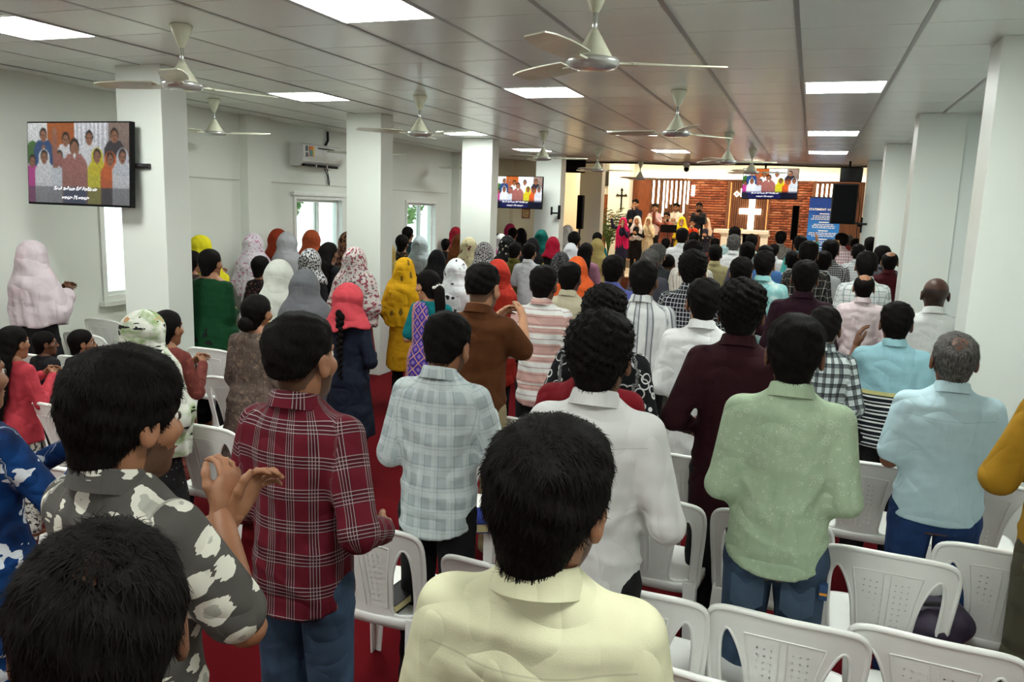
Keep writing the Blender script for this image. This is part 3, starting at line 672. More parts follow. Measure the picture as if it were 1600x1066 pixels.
# ------------------------------------------------------------------ ceiling fans
k = NT('fan_cream_enamel'); co = k.coord(); k.principled(k.ramp(k.noise(co, 8, 2), [(0.3, srgb(206, 208, 184)), (0.7, srgb(222, 223, 202))]), 0.25); M_fan = k.m
M_fan_rim = simple('fan_bright_rim', (206, 208, 204), 0.2, 0.6)
fan_parts = {}
def build_fan(label, loc, rot, drop=0.36):
    t = thing('ceiling_fan', label, 'ceiling fan', loc, rot, 'cream ceiling fans')
    if not fan_parts:
        fan_parts['canopy'] = (Geo().lathe([(0.001, 0), (0.062, 0), (0.064, -0.01), (0.03, -0.10), (0.016, -0.13), (0.001, -0.13)][::-1], 24).mesh('canopy', [M_fan]), M_fan)
        fan_parts['downrod'] = (Geo().tube([(0, 0, -0.12), (0, 0, -0.24)], 0.011, 10).mesh('downrod', [M_fan_rim]), None)
        fan_parts['motor_housing'] = (Geo().lathe([(0.001, -0.20), (0.016, -0.20), (0.03, -0.225), (0.085, -0.315), (0.088, -0.322), (0.001, -0.322)][::-1], 28).mesh('motor_housing', [M_fan]), None)
        fan_parts['motor_rim'] = (Geo().lathe([(0.085, -0.322), (0.115, -0.326), (0.118, -0.345), (0.10, -0.362), (0.06, -0.37), (0.001, -0.372)][::-1], 28).mesh('motor_rim', [M_fan_rim]), None)
        g = Geo(); S = np.linspace(0, 1, 8)
        top = []; bot = []
        for s in S:
            x = 0.17 + 0.42 * s; w = 0.055 + 0.012 * math.sin(PI * s) ; tw = 0.22 * (1 - 0.4 * s)
            if s > 0.93: w *= 0.8
            for yy in (-w, w): top.append((x, yy * math.cos(tw), -0.335 + yy * math.sin(tw) + 0.003)); bot.append((x, yy * math.cos(tw), -0.335 + yy * math.sin(tw) - 0.003))
        n = len(S); Vv = top + bot; Fc = []
        for i in range(n - 1):
            a = 2 * i; Fc += [(a, a + 2, a + 3, a + 1), (2 * n + a, 2 * n + a + 1, 2 * n + a + 3, 2 * n + a + 2), (a, 2 * n + a, 2 * n + a + 2, a + 2), (a + 1, a + 3, 2 * n + a + 3, 2 * n + a + 1)]
        Fc += [(0, 1, 2 * n + 1, 2 * n), (2 * n - 2, 4 * n - 2, 4 * n - 1, 2 * n - 1)]
        g.add(Vv, Fc, False); g.box((0.09, -0.022, -0.345), (0.2, 0.022, -0.337))
        fan_parts['blade'] = (g.mesh('blade', [M_fan]), None)
    for nm in ('canopy', 'downrod', 'motor_housing', 'motor_rim'): put(nm, fan_parts[nm][0], t)
    for q in range(3): put('blade', fan_parts['blade'][0], t, rotz=q * 2 * PI / 3)
for (x, y, rot, lab) in [(-3.54, 3.85, 1.15, 'cream three-blade ceiling fan in front of the television pillar'), (-0.965, 3.53, 0.4, 'large cream ceiling fan over the centre chairs, hub by the light panel'),
        (-5.81, 6.74, 0.2, 'cream ceiling fan over the left aisle beside the air conditioner'), (-3.48, 6.77, -0.25, 'cream ceiling fan between the first and second left pillars'), (-1.1, 6.7, 0.9, 'cream ceiling fan hung in line with the light bars'),
        (-3.38, 10.1, 0.1, 'cream ceiling fan above the far television'), (-1.04, 10.3, 0.2, 'cream ceiling fan left of the hanging television'), (-3.38, 12.95, 0.3, 'cream ceiling fan in front of the fourth left pillar'),
        (-0.93, 12.8, 0.15, 'cream ceiling fan right before the hanging television'), (-3.3, 16.05, 0.05, 'cream ceiling fan at the edge of the false ceiling by the singers'), (-5.8, 9.75, -0.05, 'cream ceiling fan behind the second left pillar'), (-5.75, 13.0, 2.95, 'cream ceiling fan behind the third left pillar')]:
    build_fan(lab, (x, y, CEIL - 0.004), rot)
# ------------------------------------------------------------------ white plastic chairs
k = NT('white_chair_plastic'); co = k.coord()
k.principled(k.ramp(k.noise(co, 4, 4), [(0.3, srgb(232, 233, 228)), (0.7, srgb(242, 243, 239))]), 0.32, k.bump(k.noise(co, 140, 2), 0.03, 0.002), spec=0.45); M_chair = k.m
k = NT('white_chair_plastic_perforated'); co = k.coord(); sx = k.n('ShaderNodeSeparateXYZ'); k.t.links.new(co, sx.inputs[0])
fx = k.math('SUBTRACT', k.math('FRACT', k.math('DIVIDE', k.math('ADD', sx.outputs[0], 5.0), 0.021)), 0.5); fz = k.math('SUBTRACT', k.math('FRACT', k.math('DIVIDE', sx.outputs[2], 0.026)), 0.5)
rr = k.math('ADD', k.math('POWER', k.math('MULTIPLY', fx, 0.021), 2.0), k.math('POWER', k.math('MULTIPLY', fz, 0.026), 2.0))
hole = k.math('LESS_THAN', rr, 0.0032 ** 2)
ins = k.math('MULTIPLY', k.math('LESS_THAN', k.math('ABSOLUTE', sx.outputs[0]), k.math('MULTIPLY_ADD', sx.outputs[2], 0.13, -0.005)), k.math('GREATER_THAN', k.math('ABSOLUTE', sx.outputs[0]), 0.012))
ins = k.math('MULTIPLY', ins, k.math('MULTIPLY', k.math('GREATER_THAN', sx.outputs[2], 0.50), k.math('LESS_THAN', sx.outputs[2], 0.725)))
k.principled(k.ramp(k.noise(co, 4, 4), [(0.3, srgb(232, 233, 228)), (0.7, srgb(242, 243, 239))]), 0.32, spec=0.45, alpha=k.math('SUBTRACT', 1.0, k.math('MULTIPLY', hole, ins))); M_chair_p = k.m
def back_map(x, z, off=0.0):
    s = max(0.0, (z - 0.42) / 0.42)
    return (x, -0.195 - 0.105 * s ** 1.15 + 0.055 * (x / 0.23) ** 2 + off, z)
def smooth_loop(pts, n):
    P = np.array(pts, float); m = len(P); out = []
    for i in range(m):
        p0, p1, p2, p3 = P[i - 1], P[i], P[(i + 1) % m], P[(i + 2) % m]
        for t in np.linspace(0, 1, n, endpoint=False):
            out.append(0.5 * ((2 * p1) + (-p0 + p2) * t + (2 * p0 - 5 * p1 + 4 * p2 - p3) * t * t + (-p0 + 3 * p1 - 3 * p2 + p3) * t ** 3))
    return np.array(out)
half = [(0.0, 0.415), (0.12, 0.415), (0.19, 0.415), (0.213, 0.43), (0.222, 0.55), (0.232, 0.68), (0.232, 0.765), (0.212, 0.805), (0.16, 0.826), (0.08, 0.836)]
outline = smooth_loop(half + [(0.0, 0.838)] + [(-x, z) for x, z in half[:0:-1]], 3)
hole_r = smooth_loop([(0.10, 0.452), (0.102, 0.54), (0.114, 0.63), (0.136, 0.70), (0.163, 0.748), (0.182, 0.735), (0.192, 0.68), (0.190, 0.57), (0.182, 0.47), (0.172, 0.45)], 3)
hole_l = np.stack([-hole_r[::-1, 0], hole_r[::-1, 1]], 1)
def inside(poly, p):
    c = False; n = len(poly); j = n - 1
    for i in range(n):
        if (poly[i][1] > p[1]) != (poly[j][1] > p[1]) and p[0] < (poly[j][0] - poly[i][0]) * (p[1] - poly[i][1]) / (poly[j][1] - poly[i][1]) + poly[i][0]: c = not c
        j = i
    return c
pts = [Vector(p) for p in outline] + [Vector(p) for p in hole_r] + [Vector(p) for p in hole_l]
no, nh = len(outline), len(hole_r)
edges = [(i, (i + 1) % no) for i in range(no)] + [(no + i, no + (i + 1) % nh) for i in range(nh)] + [(no + nh + i, no + nh + (i + 1) % nh) for i in range(nh)]
for x in np.arange(-0.21, 0.215, 0.035):
    for z in np.arange(0.44, 0.82, 0.04):
        p = (x, z)
        if inside(outline * 0.985 + np.array([0, 0.01]), p) and not inside(hole_r, p) and not inside(hole_l, p): pts.append(Vector(p))
cv, ce, cf, *_ = delaunay_2d_cdt(pts, edges, [], 0, 1e-5)
g = Geo(); keep = []
for f in cf:
    c = sum((cv[i] for i in f), Vector((0, 0))) / len(f)
    if inside(outline, c) and not inside(hole_r, c) and not inside(hole_l, c): keep.append(f)
Vf = [back_map(v.x, v.y, 0.004) for v in cv]; Vb = [back_map(v.x, v.y, -0.004) for v in cv]; n = len(cv)
g.add(Vf + Vb, [tuple(f) for f in keep] + [tuple(i + n for i in f[::-1]) for f in keep], True, 1)
for loop, r in ((outline, 0.0105), (hole_r, 0.007), (hole_l, 0.007)):
    P = [back_map(x, z) for x, z in loop]; g.tube(P + [P[0]], r, 6, caps=False)
fr = [(-0.118, 0.755), (-0.06, 0.762), (0.0, 0.764), (0.06, 0.762), (0.118, 0.755), (0.098, 0.64), (0.082, 0.48), (-0.082, 0.48), (-0.098, 0.64)]
P = [back_map(x, z, -0.005) for x, z in fr]; g.tube(P + [P[0]], 0.0026, 5, caps=False)
for x in (-0.01, 0.01): g.tube([back_map(x * 1.2, 0.755, -0.005), back_map(x, 0.48, -0.005)], 0.0024, 5, caps=False)
chair_back = g.mesh('backrest', [M_chair, M_chair_p])
g = Geo(); N = 48
def ring(sc, z, dz=0.0):
    out = []
    for q in range(N):
        a = 2 * PI * q / N; ca, sa = math.cos(a), math.sin(a); e = 0.42
        x = 0.222 * math.copysign(abs(ca) ** e, ca) * sc; y = 0.205 * math.copysign(abs(sa) ** e, sa) * sc
        out.append((x * (1 + 0.04 * y / 0.2), y, z + dz * (abs(y) / 0.2) ** 2))
    return out
rings = [ring(0.02, 0.425), ring(0.4, 0.427), ring(0.75, 0.434), ring(0.92, 0.441), ring(0.985, 0.440), ring(1.0, 0.432), ring(1.0, 0.40), ring(0.975, 0.40), ring(0.96, 0.425)]
V = [p for r in rings for p in r]; Fc = []
for i in range(len(rings) - 1):
    for q in range(N): Fc.append((i * N + q, i * N + (q + 1) % N, (i + 1) * N + (q + 1) % N, (i + 1) * N + q))
Fc.append(tuple(range(N))[::-1]); g.add(V, Fc, True); chair_seat = g.mesh('seat', [M_chair])
def leg_mesh(top, bot, w0, w1):
    g = Geo(); V = []
    for (c, w) in ((top, w0), (bot, w1)):
        sx_ = 1 if c[0] > 0 else -1; sy_ = 1 if c[1] > 0 else -1
        for (a, b) in ((0, 0), (-w * sx_, 0), (-w * sx_, -0.006 * sy_), (-0.006 * sx_, -0.006 * sy_), (-0.006 * sx_, -w * sy_), (0, -w * sy_)): V.append((c[0] + a, c[1] + b, c[2]))
    Fc = [(i, (i + 1) % 6, 6 + (i + 1) % 6, 6 + i) for i in range(6)] + [(5, 4, 3, 2, 1, 0), (6, 7, 8, 9, 10, 11)]
    if top[0] * top[1] < 0: Fc = [f[::-1] for f in Fc]
    return g.add(V, Fc).mesh('leg', [M_chair])
chair_legs = [leg_mesh((s * 0.212, 0.185, 0.43), (s * 0.235, 0.215, 0.0), 0.06, 0.035) for s in (-1, 1)] + [leg_mesh((s * 0.215, -0.205, 0.45), (s * 0.235, -0.285, 0.0), 0.055, 0.035) for s in (-1, 1)]
def chair(label, x, y, rot=0.0):
    t = thing('plastic_chair', label, 'chair', (x, y, 0), rot, 'white plastic chairs')
    put('backrest', chair_back, t); put('seat', chair_seat, t)
    for m in chair_legs: put('leg', m, t)
    return t
def chair_px(label, px, py, rot=0.0):
    """place a chair by the pixel of the middle of its top edge"""
    p = at_z(px, py, 0.845); c, s = math.cos(rot), math.sin(rot)
    return chair(label, p[0] - (0.30 * s), p[1] + 0.30 * c, rot)
CH = [(1393, 866, -0.05, 'empty white chair beside the purple bag'), (1228, 968, -0.05, 'empty white chair behind the green shirted man'), (1468, 1002, -0.06, 'empty white chair directly behind the one beside the purple bag'),
      (1580, 862, -0.05, 'white chair half hidden behind the man in mustard'), (1352, 722, -0.03, 'white chair left of the man in the light blue shirt'), (1540, 753, -0.03, 'white chair between the light blue shirt and the mustard shirt'),
      (1205, 806, -0.04, 'white chair hidden behind the green shirted man in jeans'), (1010, 776, -0.04, 'white chair at the elbow of the white shirted man'), (985, 921, -0.04, 'white chair between the cream and white shirted men'),
      (556, 818, -0.03, 'white chair holding a black book behind the maroon checks'), (775, 884, -0.03, 'white chair tucked against the cream shirted man'), (700, 702, -0.03, 'white chair holding a blue book'),
      (298, 662, 0.0, 'white chair between the two patterned shawls'), (42, 553, 0.0, 'white chair in front of the girl with the long loose hair'), (114, 557, 0.0, 'white chair behind the two children in profile'),
      (152, 498, 0.0, 'white chair beside the pink shawled woman'), (216, 502, 0.0, 'white chair against the first left pillar'), (120, 520, 0.0, 'white chair holding the yellow clad child'),
      (296, 520, 0.0, 'white chair behind the green shawl'), (362, 512, 0.0, 'white chair beside the seated child in blue'), (320, 544, 0.0, 'white chair beside the clapping woman in maroon'),
      (352, 590, 0.0, 'white chair behind the woman with the bun'), (78, 632, 0.0, 'white chair beside the coral topped girl'), (78, 728, 0.0, 'white chair beside the blue tie-dye clothes'),
      (820, 655, -0.03, 'white chair below the brown shirt'), (1068, 712, -0.03, 'white chair behind the long white shirt'), (1335, 610, -0.03, 'white chair behind the striped polo'),
      (1110, 1062, -0.05, 'white chair nearest behind the white shirted man')]
CHAIRS = [chair_px(lab, px, py, rot) for px, py, rot, lab in CH]
# ------------------------------------------------------------------ signed-distance modelling for people
def smin(a, b, k):
    h = np.clip(0.5 + 0.5 * (b - a) / k, 0, 1); return b + (a - b) * h - k * h * (1 - h)
def smax(a, b, k): return -smin(-a, -b, k)
def cap(P, a, b, r1, r2, flat=None):
    a = np.asarray(a, float); b = np.asarray(b, float); ba = b - a; pa = P - a
    t = np.clip(pa @ ba / (ba @ ba + 1e-12), 0, 1); q = pa - t[:, None] * ba
    if flat is not None: q = q / np.asarray(flat)
    return np.sqrt((q * q).sum(1)) - (r1 + (r2 - r1) * t)
def ell(P, c, r):
    q = (P - np.asarray(c)) ; r = np.asarray(r, float)
    k0 = np.sqrt(((q / r) ** 2).sum(1)); k1 = np.sqrt(((q / (r * r)) ** 2).sum(1)) + 1e-9
    return k0 * (k0 - 1) / k1
def prof(P, tab, ex=2.3):
    """loft of (z, half width, half depth, y centre) rows"""
    T = np.array(tab); z = P[:, 2]
    a = np.interp(z, T[:, 0], T[:, 1]); b = np.interp(z, T[:, 0], T[:, 2]); c = np.interp(z, T[:, 0], T[:, 3])
    d = (((np.abs(P[:, 0]) / a) ** ex + (np.abs(P[:, 1] - c) / b) ** ex) ** (1 / ex) - 1) * np.minimum(a, b)
    return np.maximum(d, np.maximum(T[0, 0] - z, z - T[-1, 0]))
def surfnet(f, lo, hi, h):
    lo = np.array(lo, float); hi = np.array(hi, float); n = (np.ceil((hi - lo) / h / 4).astype(int) * 4) + 1
    m = (n - 1) // 4 + 1
    C = np.stack(np.meshgrid(*[lo[i] + 4 * h * np.arange(m[i]) for i in range(3)], indexing='ij'), -1).reshape(-1, 3)
    dc = f(C).reshape(m)
    near = np.abs(dc) < 4 * h * 2.6
    blk = np.zeros(m - 1, bool)
    for i in (0, 1):
        for j in (0, 1):
            for k_ in (0, 1): blk |= near[i:m[0] - 1 + i, j:m[1] - 1 + j, k_:m[2] - 1 + k_]
    D = np.repeat(np.repeat(np.repeat(dc, 4, 0), 4, 1), 4, 2)[:n[0], :n[1], :n[2]].copy()
    need = np.zeros(n, bool)
    up = np.repeat(np.repeat(np.repeat(blk, 4, 0), 4, 1), 4, 2); need[:-1, :-1, :-1] = up
    for ax in range(3):
        sl = [slice(None)] * 3; sr = [slice(None)] * 3; sl[ax] = slice(1, None); sr[ax] = slice(None, -1)
        need[tuple(sl)] |= need[tuple(sr)]
    idx = np.argwhere(need); D[need] = f(lo + idx * h)
    S = D < 0
    cs = [S[i:n[0] - 1 + i, j:n[1] - 1 + j, k_:n[2] - 1 + k_] for i in (0, 1) for j in (0, 1) for k_ in (0, 1)]
    sm = sum(c.astype(np.int8) for c in cs); act = (sm > 0) & (sm < 8)
    ci = np.argwhere(act); vid = -np.ones(act.shape, np.int64); vid[act] = np.arange(len(ci))
    acc = np.zeros((len(ci), 3)); cnt = np.zeros(len(ci))
    offs = [(i, j, k_) for i in (0, 1) for j in (0, 1) for k_ in (0, 1)]
    dv = {o: D[ci[:, 0] + o[0], ci[:, 1] + o[1], ci[:, 2] + o[2]] for o in offs}
    for o in offs:
        for ax in range(3):
            if o[ax] == 0:
                p = list(o); p[ax] = 1; p = tuple(p); d0, d1 = dv[o], dv[p]; x = (d0 < 0) != (d1 < 0)
                t = np.where(x, d0 / np.where(x, d0 - d1, 1), 0); pt = np.tile(np.array(o, float), (len(ci), 1)); pt[:, ax] = t
                acc += pt * x[:, None]; cnt += x
    V = lo + (ci + acc / cnt[:, None]) * h
    Q = []
    for ax in range(3):
        b, c = (ax + 1) % 3, (ax + 2) % 3
        A = S.take(range(0, n[ax] - 1), ax); B = S.take(range(1, n[ax]), ax); X = np.argwhere(A != B)
        X = X[(X[:, b] > 0) & (X[:, c] > 0) & (X[:, b] < n[b] - 1) & (X[:, c] < n[c] - 1)]
        if not len(X): continue
        ins_ = S[X[:, 0], X[:, 1], X[:, 2]]
        def v(db, dc_):
            Y = X.copy(); Y[:, b] -= db; Y[:, c] -= dc_; return vid[Y[:, 0], Y[:, 1], Y[:, 2]]
        q = np.stack([v(1, 1), v(0, 1), v(0, 0), v(1, 0)], 1); q[~ins_] = q[~ins_][:, ::-1]; Q.append(q)
    Q = np.concatenate(Q); Q = Q[(Q >= 0).all(1)]
    return V, Q
def xf(V, M): return V @ M[:3, :3].T + M[:3, 3]
def rot_m(yaw=0, pitch=0, roll=0):
    return np.array(Matrix.Rotation(yaw, 3, 'Z') @ Matrix.Rotation(pitch, 3, 'X') @ Matrix.Rotation(roll, 3, 'Y'))
def join(parts):
    V = []; Q = []; o = 0
    for v, q in parts: V.append(v); Q.append(q + o); o += len(v)
    return np.concatenate(V), np.concatenate(Q)

# ---- head template (origin between the ears, +y is the face)
def f_head(P, fem=False):
    A = np.stack([np.abs(P[:, 0]), P[:, 1], P[:, 2]], 1)
    d = ell(P, (0, -0.015, 0.032), (0.0745, 0.096, 0.083))
    d = smin(d, ell(P, (0, 0.028, -0.045), (0.056 if not fem else 0.052, 0.060, 0.072)), 0.03)
    d = smin(d, ell(P, (0, 0.064, -0.094), (0.024, 0.022, 0.02)), 0.025)
    d = smin(d, ell(A, (0.046, 0.045, -0.018), (0.024, 0.03, 0.024)), 0.02)
    d = smin(d, cap(A, (0.012, 0.080, 0.030), (0.044, 0.066, 0.030), 0.011, 0.009), 0.012)
    d = smax(d, -ell(A, (0.031, 0.092, 0.008), (0.017, 0.016, 0.010)), 0.012)
    d = smin(d, cap(P, (0, 0.082, 0.015), (0, 0.104, -0.028), 0.008, 0.0125), 0.012)
    d = smin(d, ell(A, (0.012, 0.094, -0.033), (0.009, 0.011, 0.008)), 0.006)
    d = smin(d, ell(P, (0, 0.086, -0.0585), (0.024, 0.009, 0.0055)), 0.005)
    d = smin(d, ell(P, (0, 0.084, -0.0685), (0.021, 0.010, 0.006)), 0.005)
    d = smin(d, cap(P, (0, -0.02, -0.06), (0, -0.024, -0.098), 0.051 if not fem else 0.045, 0.046 if not fem else 0.041), 0.03)
    e = ell(A, (0.079, -0.008, -0.004), (0.011, 0.021, 0.033))
    e = smax(e, -ell(A, (0.090, -0.004, 0.0), (0.008, 0.011, 0.018)), 0.006)
    return smin(d, e, 0.008)
HEADS = {}
def head_mesh(res, fem=False):
    key = (res, fem)
    if key not in HEADS: HEADS[key] = surfnet(lambda P: f_head(P, fem), (-0.115, -0.14, -0.2), (0.115, 0.14, 0.14), res)
    return HEADS[key]
# ---- hand template: wrist at origin, fingers +y, palm towards -z, thumb +x
def f_hand(P, curl):
    d = cap(P, (0, -0.05, 0), (0, 0.02, 0), 0.0245, 0.026, (1.05, 1, 0.85))
    d = smin(d, ell(P, (0, 0.052, 0), (0.041, 0.054, 0.017)), 0.02)
    for x, L, r in ((-0.0305, 0.062, 0.0075), (-0.0105, 0.076, 0.0085), (0.0105, 0.080, 0.0088), (0.0305, 0.070, 0.0085)):
        p = np.array([x, 0.085 + (0.006 if abs(x) < 0.02 else 0), 0.0]); an = 0.10; prev = p; seg = [0.45, 0.32, 0.23]; rad = r
        sp = x * 1.6
        for s in seg:
            an += curl; nx = prev + L * s * np.array([sp * 1.2, math.cos(an), -math.sin(an)])
            d = smin(d, cap(P, prev, nx, rad, rad * 0.93), 0.006); prev = nx; rad *= 0.93
    th = [(0.022, 0.022, -0.006), (0.047, 0.05, -0.014), (0.058, 0.078, -0.02), (0.058, 0.101, -0.026)]
    for i in range(3): d = smin(d, cap(P, th[i], th[i + 1], 0.0125 - 0.0015 * i, 0.011 - 0.0015 * i), 0.008)
    return d
HANDS = {}
def hand_mesh(res, curl):
    key = (res, curl)
    if key not in HANDS: HANDS[key] = surfnet(lambda P: f_hand(P, curl), (-0.06, -0.06, -0.10), (0.085, 0.20, 0.05), res)
    return HANDS[key]
# ---- hair
def wob(P, f, a, s):
    return a * (np.sin(P[:, 0] * f + 1.7 * np.sin(P[:, 2] * f * 0.7 + s)) * np.sin(P[:, 1] * f * 1.1 + s * 2.1 + np.sin(P[:, 0] * f * 0.6)) + 0.6 * np.sin(P[:, 2] * f * 1.6 + P[:, 0] * f * 0.8 + s * 3.3))
def f_hair(P, style, seed):
    y, z = P[:, 1], P[:, 2]; x = np.abs(P[:, 0])
    thick = {'short': 0.008, 'fade': 0.006, 'medium': 0.013, 'curly': 0.014, 'bald': 0.006, 'thin': 0.008, 'buzz': 0.003, 'bob': 0.016, 'long': 0.011, 'cap': 0.010}[style]
    zmin = np.interp(y, [-0.13, -0.06, -0.025, -0.01, 0.02, 0.055, 0.078, 0.10], [-0.075, -0.065, -0.03, 0.018, 0.02, 0.03, 0.068, 0.085])
    if style in ('fade', 'buzz'): zmin = np.interp(y, [-0.13, -0.06, -0.01, 0.055, 0.078, 0.10], [-0.03, -0.025, 0.02, 0.035, 0.068, 0.09])
    if style == 'medium': zmin = np.interp(y, [-0.13, -0.06, -0.02, 0.02, 0.055, 0.085, 0.12], [-0.078, -0.074, -0.03, -0.008, 0.014, 0.05, 0.07])
    if style in ('long', 'cap'): zmin = np.interp(y, [-0.13, -0.05, 0.0, 0.03, 0.06, 0.085], [-0.11, -0.09, -0.035, 0.005, 0.04, 0.075])
    if style == 'bob': zmin = np.interp(y, [-0.13, -0.03, 0.03, 0.06, 0.085, 0.12], [-0.13, -0.13, -0.10, -0.02, 0.045, 0.05])
    g_ = np.clip((z - zmin) / 0.08, 0, 1); t = 0.003 + (thick - 0.003) * g_ * g_ * (3 - 2 * g_)
    if style in ('medium', 'bob', 'curly'): t = thick * (0.55 + 0.45 * g_)
    top = np.clip((z - 0.04) / 0.06, 0, 1); t = t + (0.012 * top if style in ('short', 'fade', 'medium', 'curly') else 0)
    n_ = wob(P, 90, 0.0022, seed) if style not in ('curly',) else wob(P, 150, 0.005, seed)
    if style in ('bald', 'buzz', 'cap', 'long'): n_ = n_ * 0.3
    d = ell(P, (0, -0.015, 0.032), (0.0765, 0.098, 0.085)) - t + n_
    d = smin(d, cap(P, (0, -0.045, -0.02), (0, -0.05, -0.075), 0.057 + t * 0.6, 0.047 + t * 0.5), 0.02)
    d = smax(d, (zmin - z) * 0.9, 0.008)
    if style == 'thin': d = d + (0.022 + 0.6 * wob(P, 210, 0.008, seed + 3)) * np.exp(-(((P - np.array([0.0, -0.085, 0.095])) / np.array([0.034, 0.042, 0.040])) ** 2).sum(1))
    if style == 'bald': d = d + (0.022 + 0.6 * wob(P, 180, 0.006, seed + 3)) * np.exp(-(((P - np.array([0.0, -0.055, 0.115])) / np.array([0.050, 0.066, 0.052])) ** 2).sum(1))
    if style == 'long':
        for a, b, r1, r2 in (((0, -0.075, 0.0), (0, -0.115, -0.13), 0.082, 0.075), ((0, -0.115, -0.13), (0, -0.15, -0.34), 0.075, 0.065), ((0, -0.15, -0.34), (0, -0.155, -0.50), 0.065, 0.03)):
            d = smin(d, cap(P, a, b, r1, r2, (1.15, 0.6, 1)) + wob(P, 70, 0.003, seed), 0.03)
    return d
HAIR = {}
def hair_mesh(style, seed, res, strands=0):
    key = (style, seed, res, strands)
    if key in HAIR: return HAIR[key]
    V, Q = surfnet(lambda P: f_hair(P, style, seed), (-0.13, -0.24, -0.56 if style == 'long' else -0.16), (0.13, 0.14, 0.175), res)
    if strands:
        N_ = np.zeros_like(V); fn = np.cross(V[Q[:, 2]] - V[Q[:, 0]], V[Q[:, 3]] - V[Q[:, 1]])
        for i in range(4): np.add.at(N_, Q[:, i], fn)
        N_ /= np.linalg.norm(N_, axis=1)[:, None] + 1e-9
        r_ = np.random.default_rng(seed + 5); pick = r_.integers(0, len(V), strands); p = V[pick]; nn = N_[pick]
        if style == 'thin':
            m_ = strands // 16; dr = np.array([0.0, -0.085, 0.095]) + r_.normal(size=(m_, 3)) * 0.02 - np.array([0, -0.015, 0.032]); dr /= np.linalg.norm(dr / np.array([0.0765, 0.098, 0.085]), axis=1)[:, None]
            p = p.copy(); nn = nn.copy(); p[:m_] = dr + np.array([0, -0.015, 0.032]); nn[:m_] = dr / np.linalg.norm(dr, axis=1)[:, None]
        crown = np.array([0.015, -0.055, 0.13]); fl = p - crown + r_.normal(size=p.shape) * (0.035 if style != 'curly' else 0.12); fl[:, 2] -= 0.02
        fl -= nn * (fl * nn).sum(1)[:, None]; fl /= np.linalg.norm(fl, axis=1)[:, None] + 1e-9
        L = r_.uniform(0.012, 0.028, strands)[:, None] * (0.5 if style in ('fade', 'buzz', 'bald') else 1.0); side = np.cross(fl, nn); wd = r_.uniform(0.0005, 0.0009, strands)[:, None]
        ok = ~((p[:, 2] < 0.05) & (p[:, 1] > 0.03)); lift = r_.uniform(0.0, 0.16, strands)[:, None]
        p0 = p - nn * 0.001; p1 = p + fl * L * 0.5 + nn * lift * L * 0.6; p2 = p + fl * L + nn * lift * L * 0.45
        VV = np.stack([p0 - side * wd, p0 + side * wd, p1 - side * wd, p1 + side * wd, p2 - side * wd * 0.3, p2 + side * wd * 0.3], 1)[ok]
        m = len(VV); o = len(V) + 6 * np.arange(m)[:, None]; V = np.concatenate([V, VV.reshape(-1, 3)])
        Q = np.concatenate([Q, o + np.array([[0, 1, 3, 2]]), o + np.array([[2, 3, 5, 4]])])
    me = raw_mesh('hair', V, Q.ravel(), np.full(len(Q), 4), True, [M_hair]); HAIR[key] = me; return me
# ---- clothed bodies, 1.70 m tall, facing +y
T_MAN = [(0.78, 0.165, 0.105, 0), (0.92, 0.172, 0.115, 0), (1.05, 0.150, 0.105, 0), (1.20, 0.160, 0.108, 0.005), (1.30, 0.168, 0.108, 0), (1.37, 0.142, 0.088, -0.01), (1.42, 0.095, 0.066, -0.02), (1.48, 0.052, 0.052, -0.028)]
T_WOM = [(0.78, 0.165, 0.11, 0), (0.92, 0.172, 0.118, -0.01), (1.05, 0.130, 0.095, 0), (1.20, 0.145, 0.105, 0.012), (1.32, 0.152, 0.098, 0.005), (1.40, 0.132, 0.078, -0.01), (1.44, 0.085, 0.062, -0.02), (1.50, 0.045, 0.048, -0.028)]
S_MAN = [(0.62, 0.195, 0.145, 0), (0.80, 0.195, 0.142, 0), (0.95, 0.190, 0.136, 0), (1.07, 0.176, 0.128, 0), (1.20, 0.183, 0.130, 0.002), (1.30, 0.190, 0.126, -0.004), (1.37, 0.166, 0.108, -0.012), (1.42, 0.118, 0.084, -0.02), (1.458, 0.072, 0.066, -0.03)]
S_WOM = [(0.40, 0.265, 0.205, 0), (0.60, 0.245, 0.185, 0), (0.80, 0.212, 0.158, 0), (0.95, 0.198, 0.146, -0.006), (1.07, 0.158, 0.120, 0), (1.20, 0.166, 0.126, 0.008), (1.31, 0.170, 0.114, 0), (1.39, 0.150, 0.092, -0.012), (1.42, 0.105, 0.074, -0.018), (1.435, 0.085, 0.068, -0.02)]
POSE = {'front': ((0.265, -0.03, 1.09), (0.085, 0.215, 1.10)), 'clap': ((0.275, 0.02, 1.11), (0.055, 0.27, 1.26)), 'down': ((0.245, -0.025, 1.10), (0.25, 0.05, 0.85)),
        'pray': ((0.25, 0.05, 1.09), (0.035, 0.23, 1.32)), 'up': ((0.31, 0.12, 1.44), (0.27, 0.16, 1.69)), 'high': ((0.30, 0.10, 1.58), (0.24, 0.14, 1.83)), 'hip': ((0.30, -0.08, 1.10), (0.20, 0.12, 1.02)),
        'mic': ((0.22, 0.10, 1.12), (0.04, 0.20, 1.40)), 'fold': ((0.265, 0.02, 1.10), (0.05, 0.24, 1.19))}
def arm_pts(pose, side, shx=0.172):
    e, w = POSE[pose] if isinstance(pose, str) else pose
    return np.array([side * shx, -0.010, 1.352]), np.array([side * (e[0] * 0.80 if abs(e[0]) < 0.315 or e[2] < 1.3 else e[0] * 0.9), e[1], e[2]]), np.array([side * w[0], w[1], w[2]])
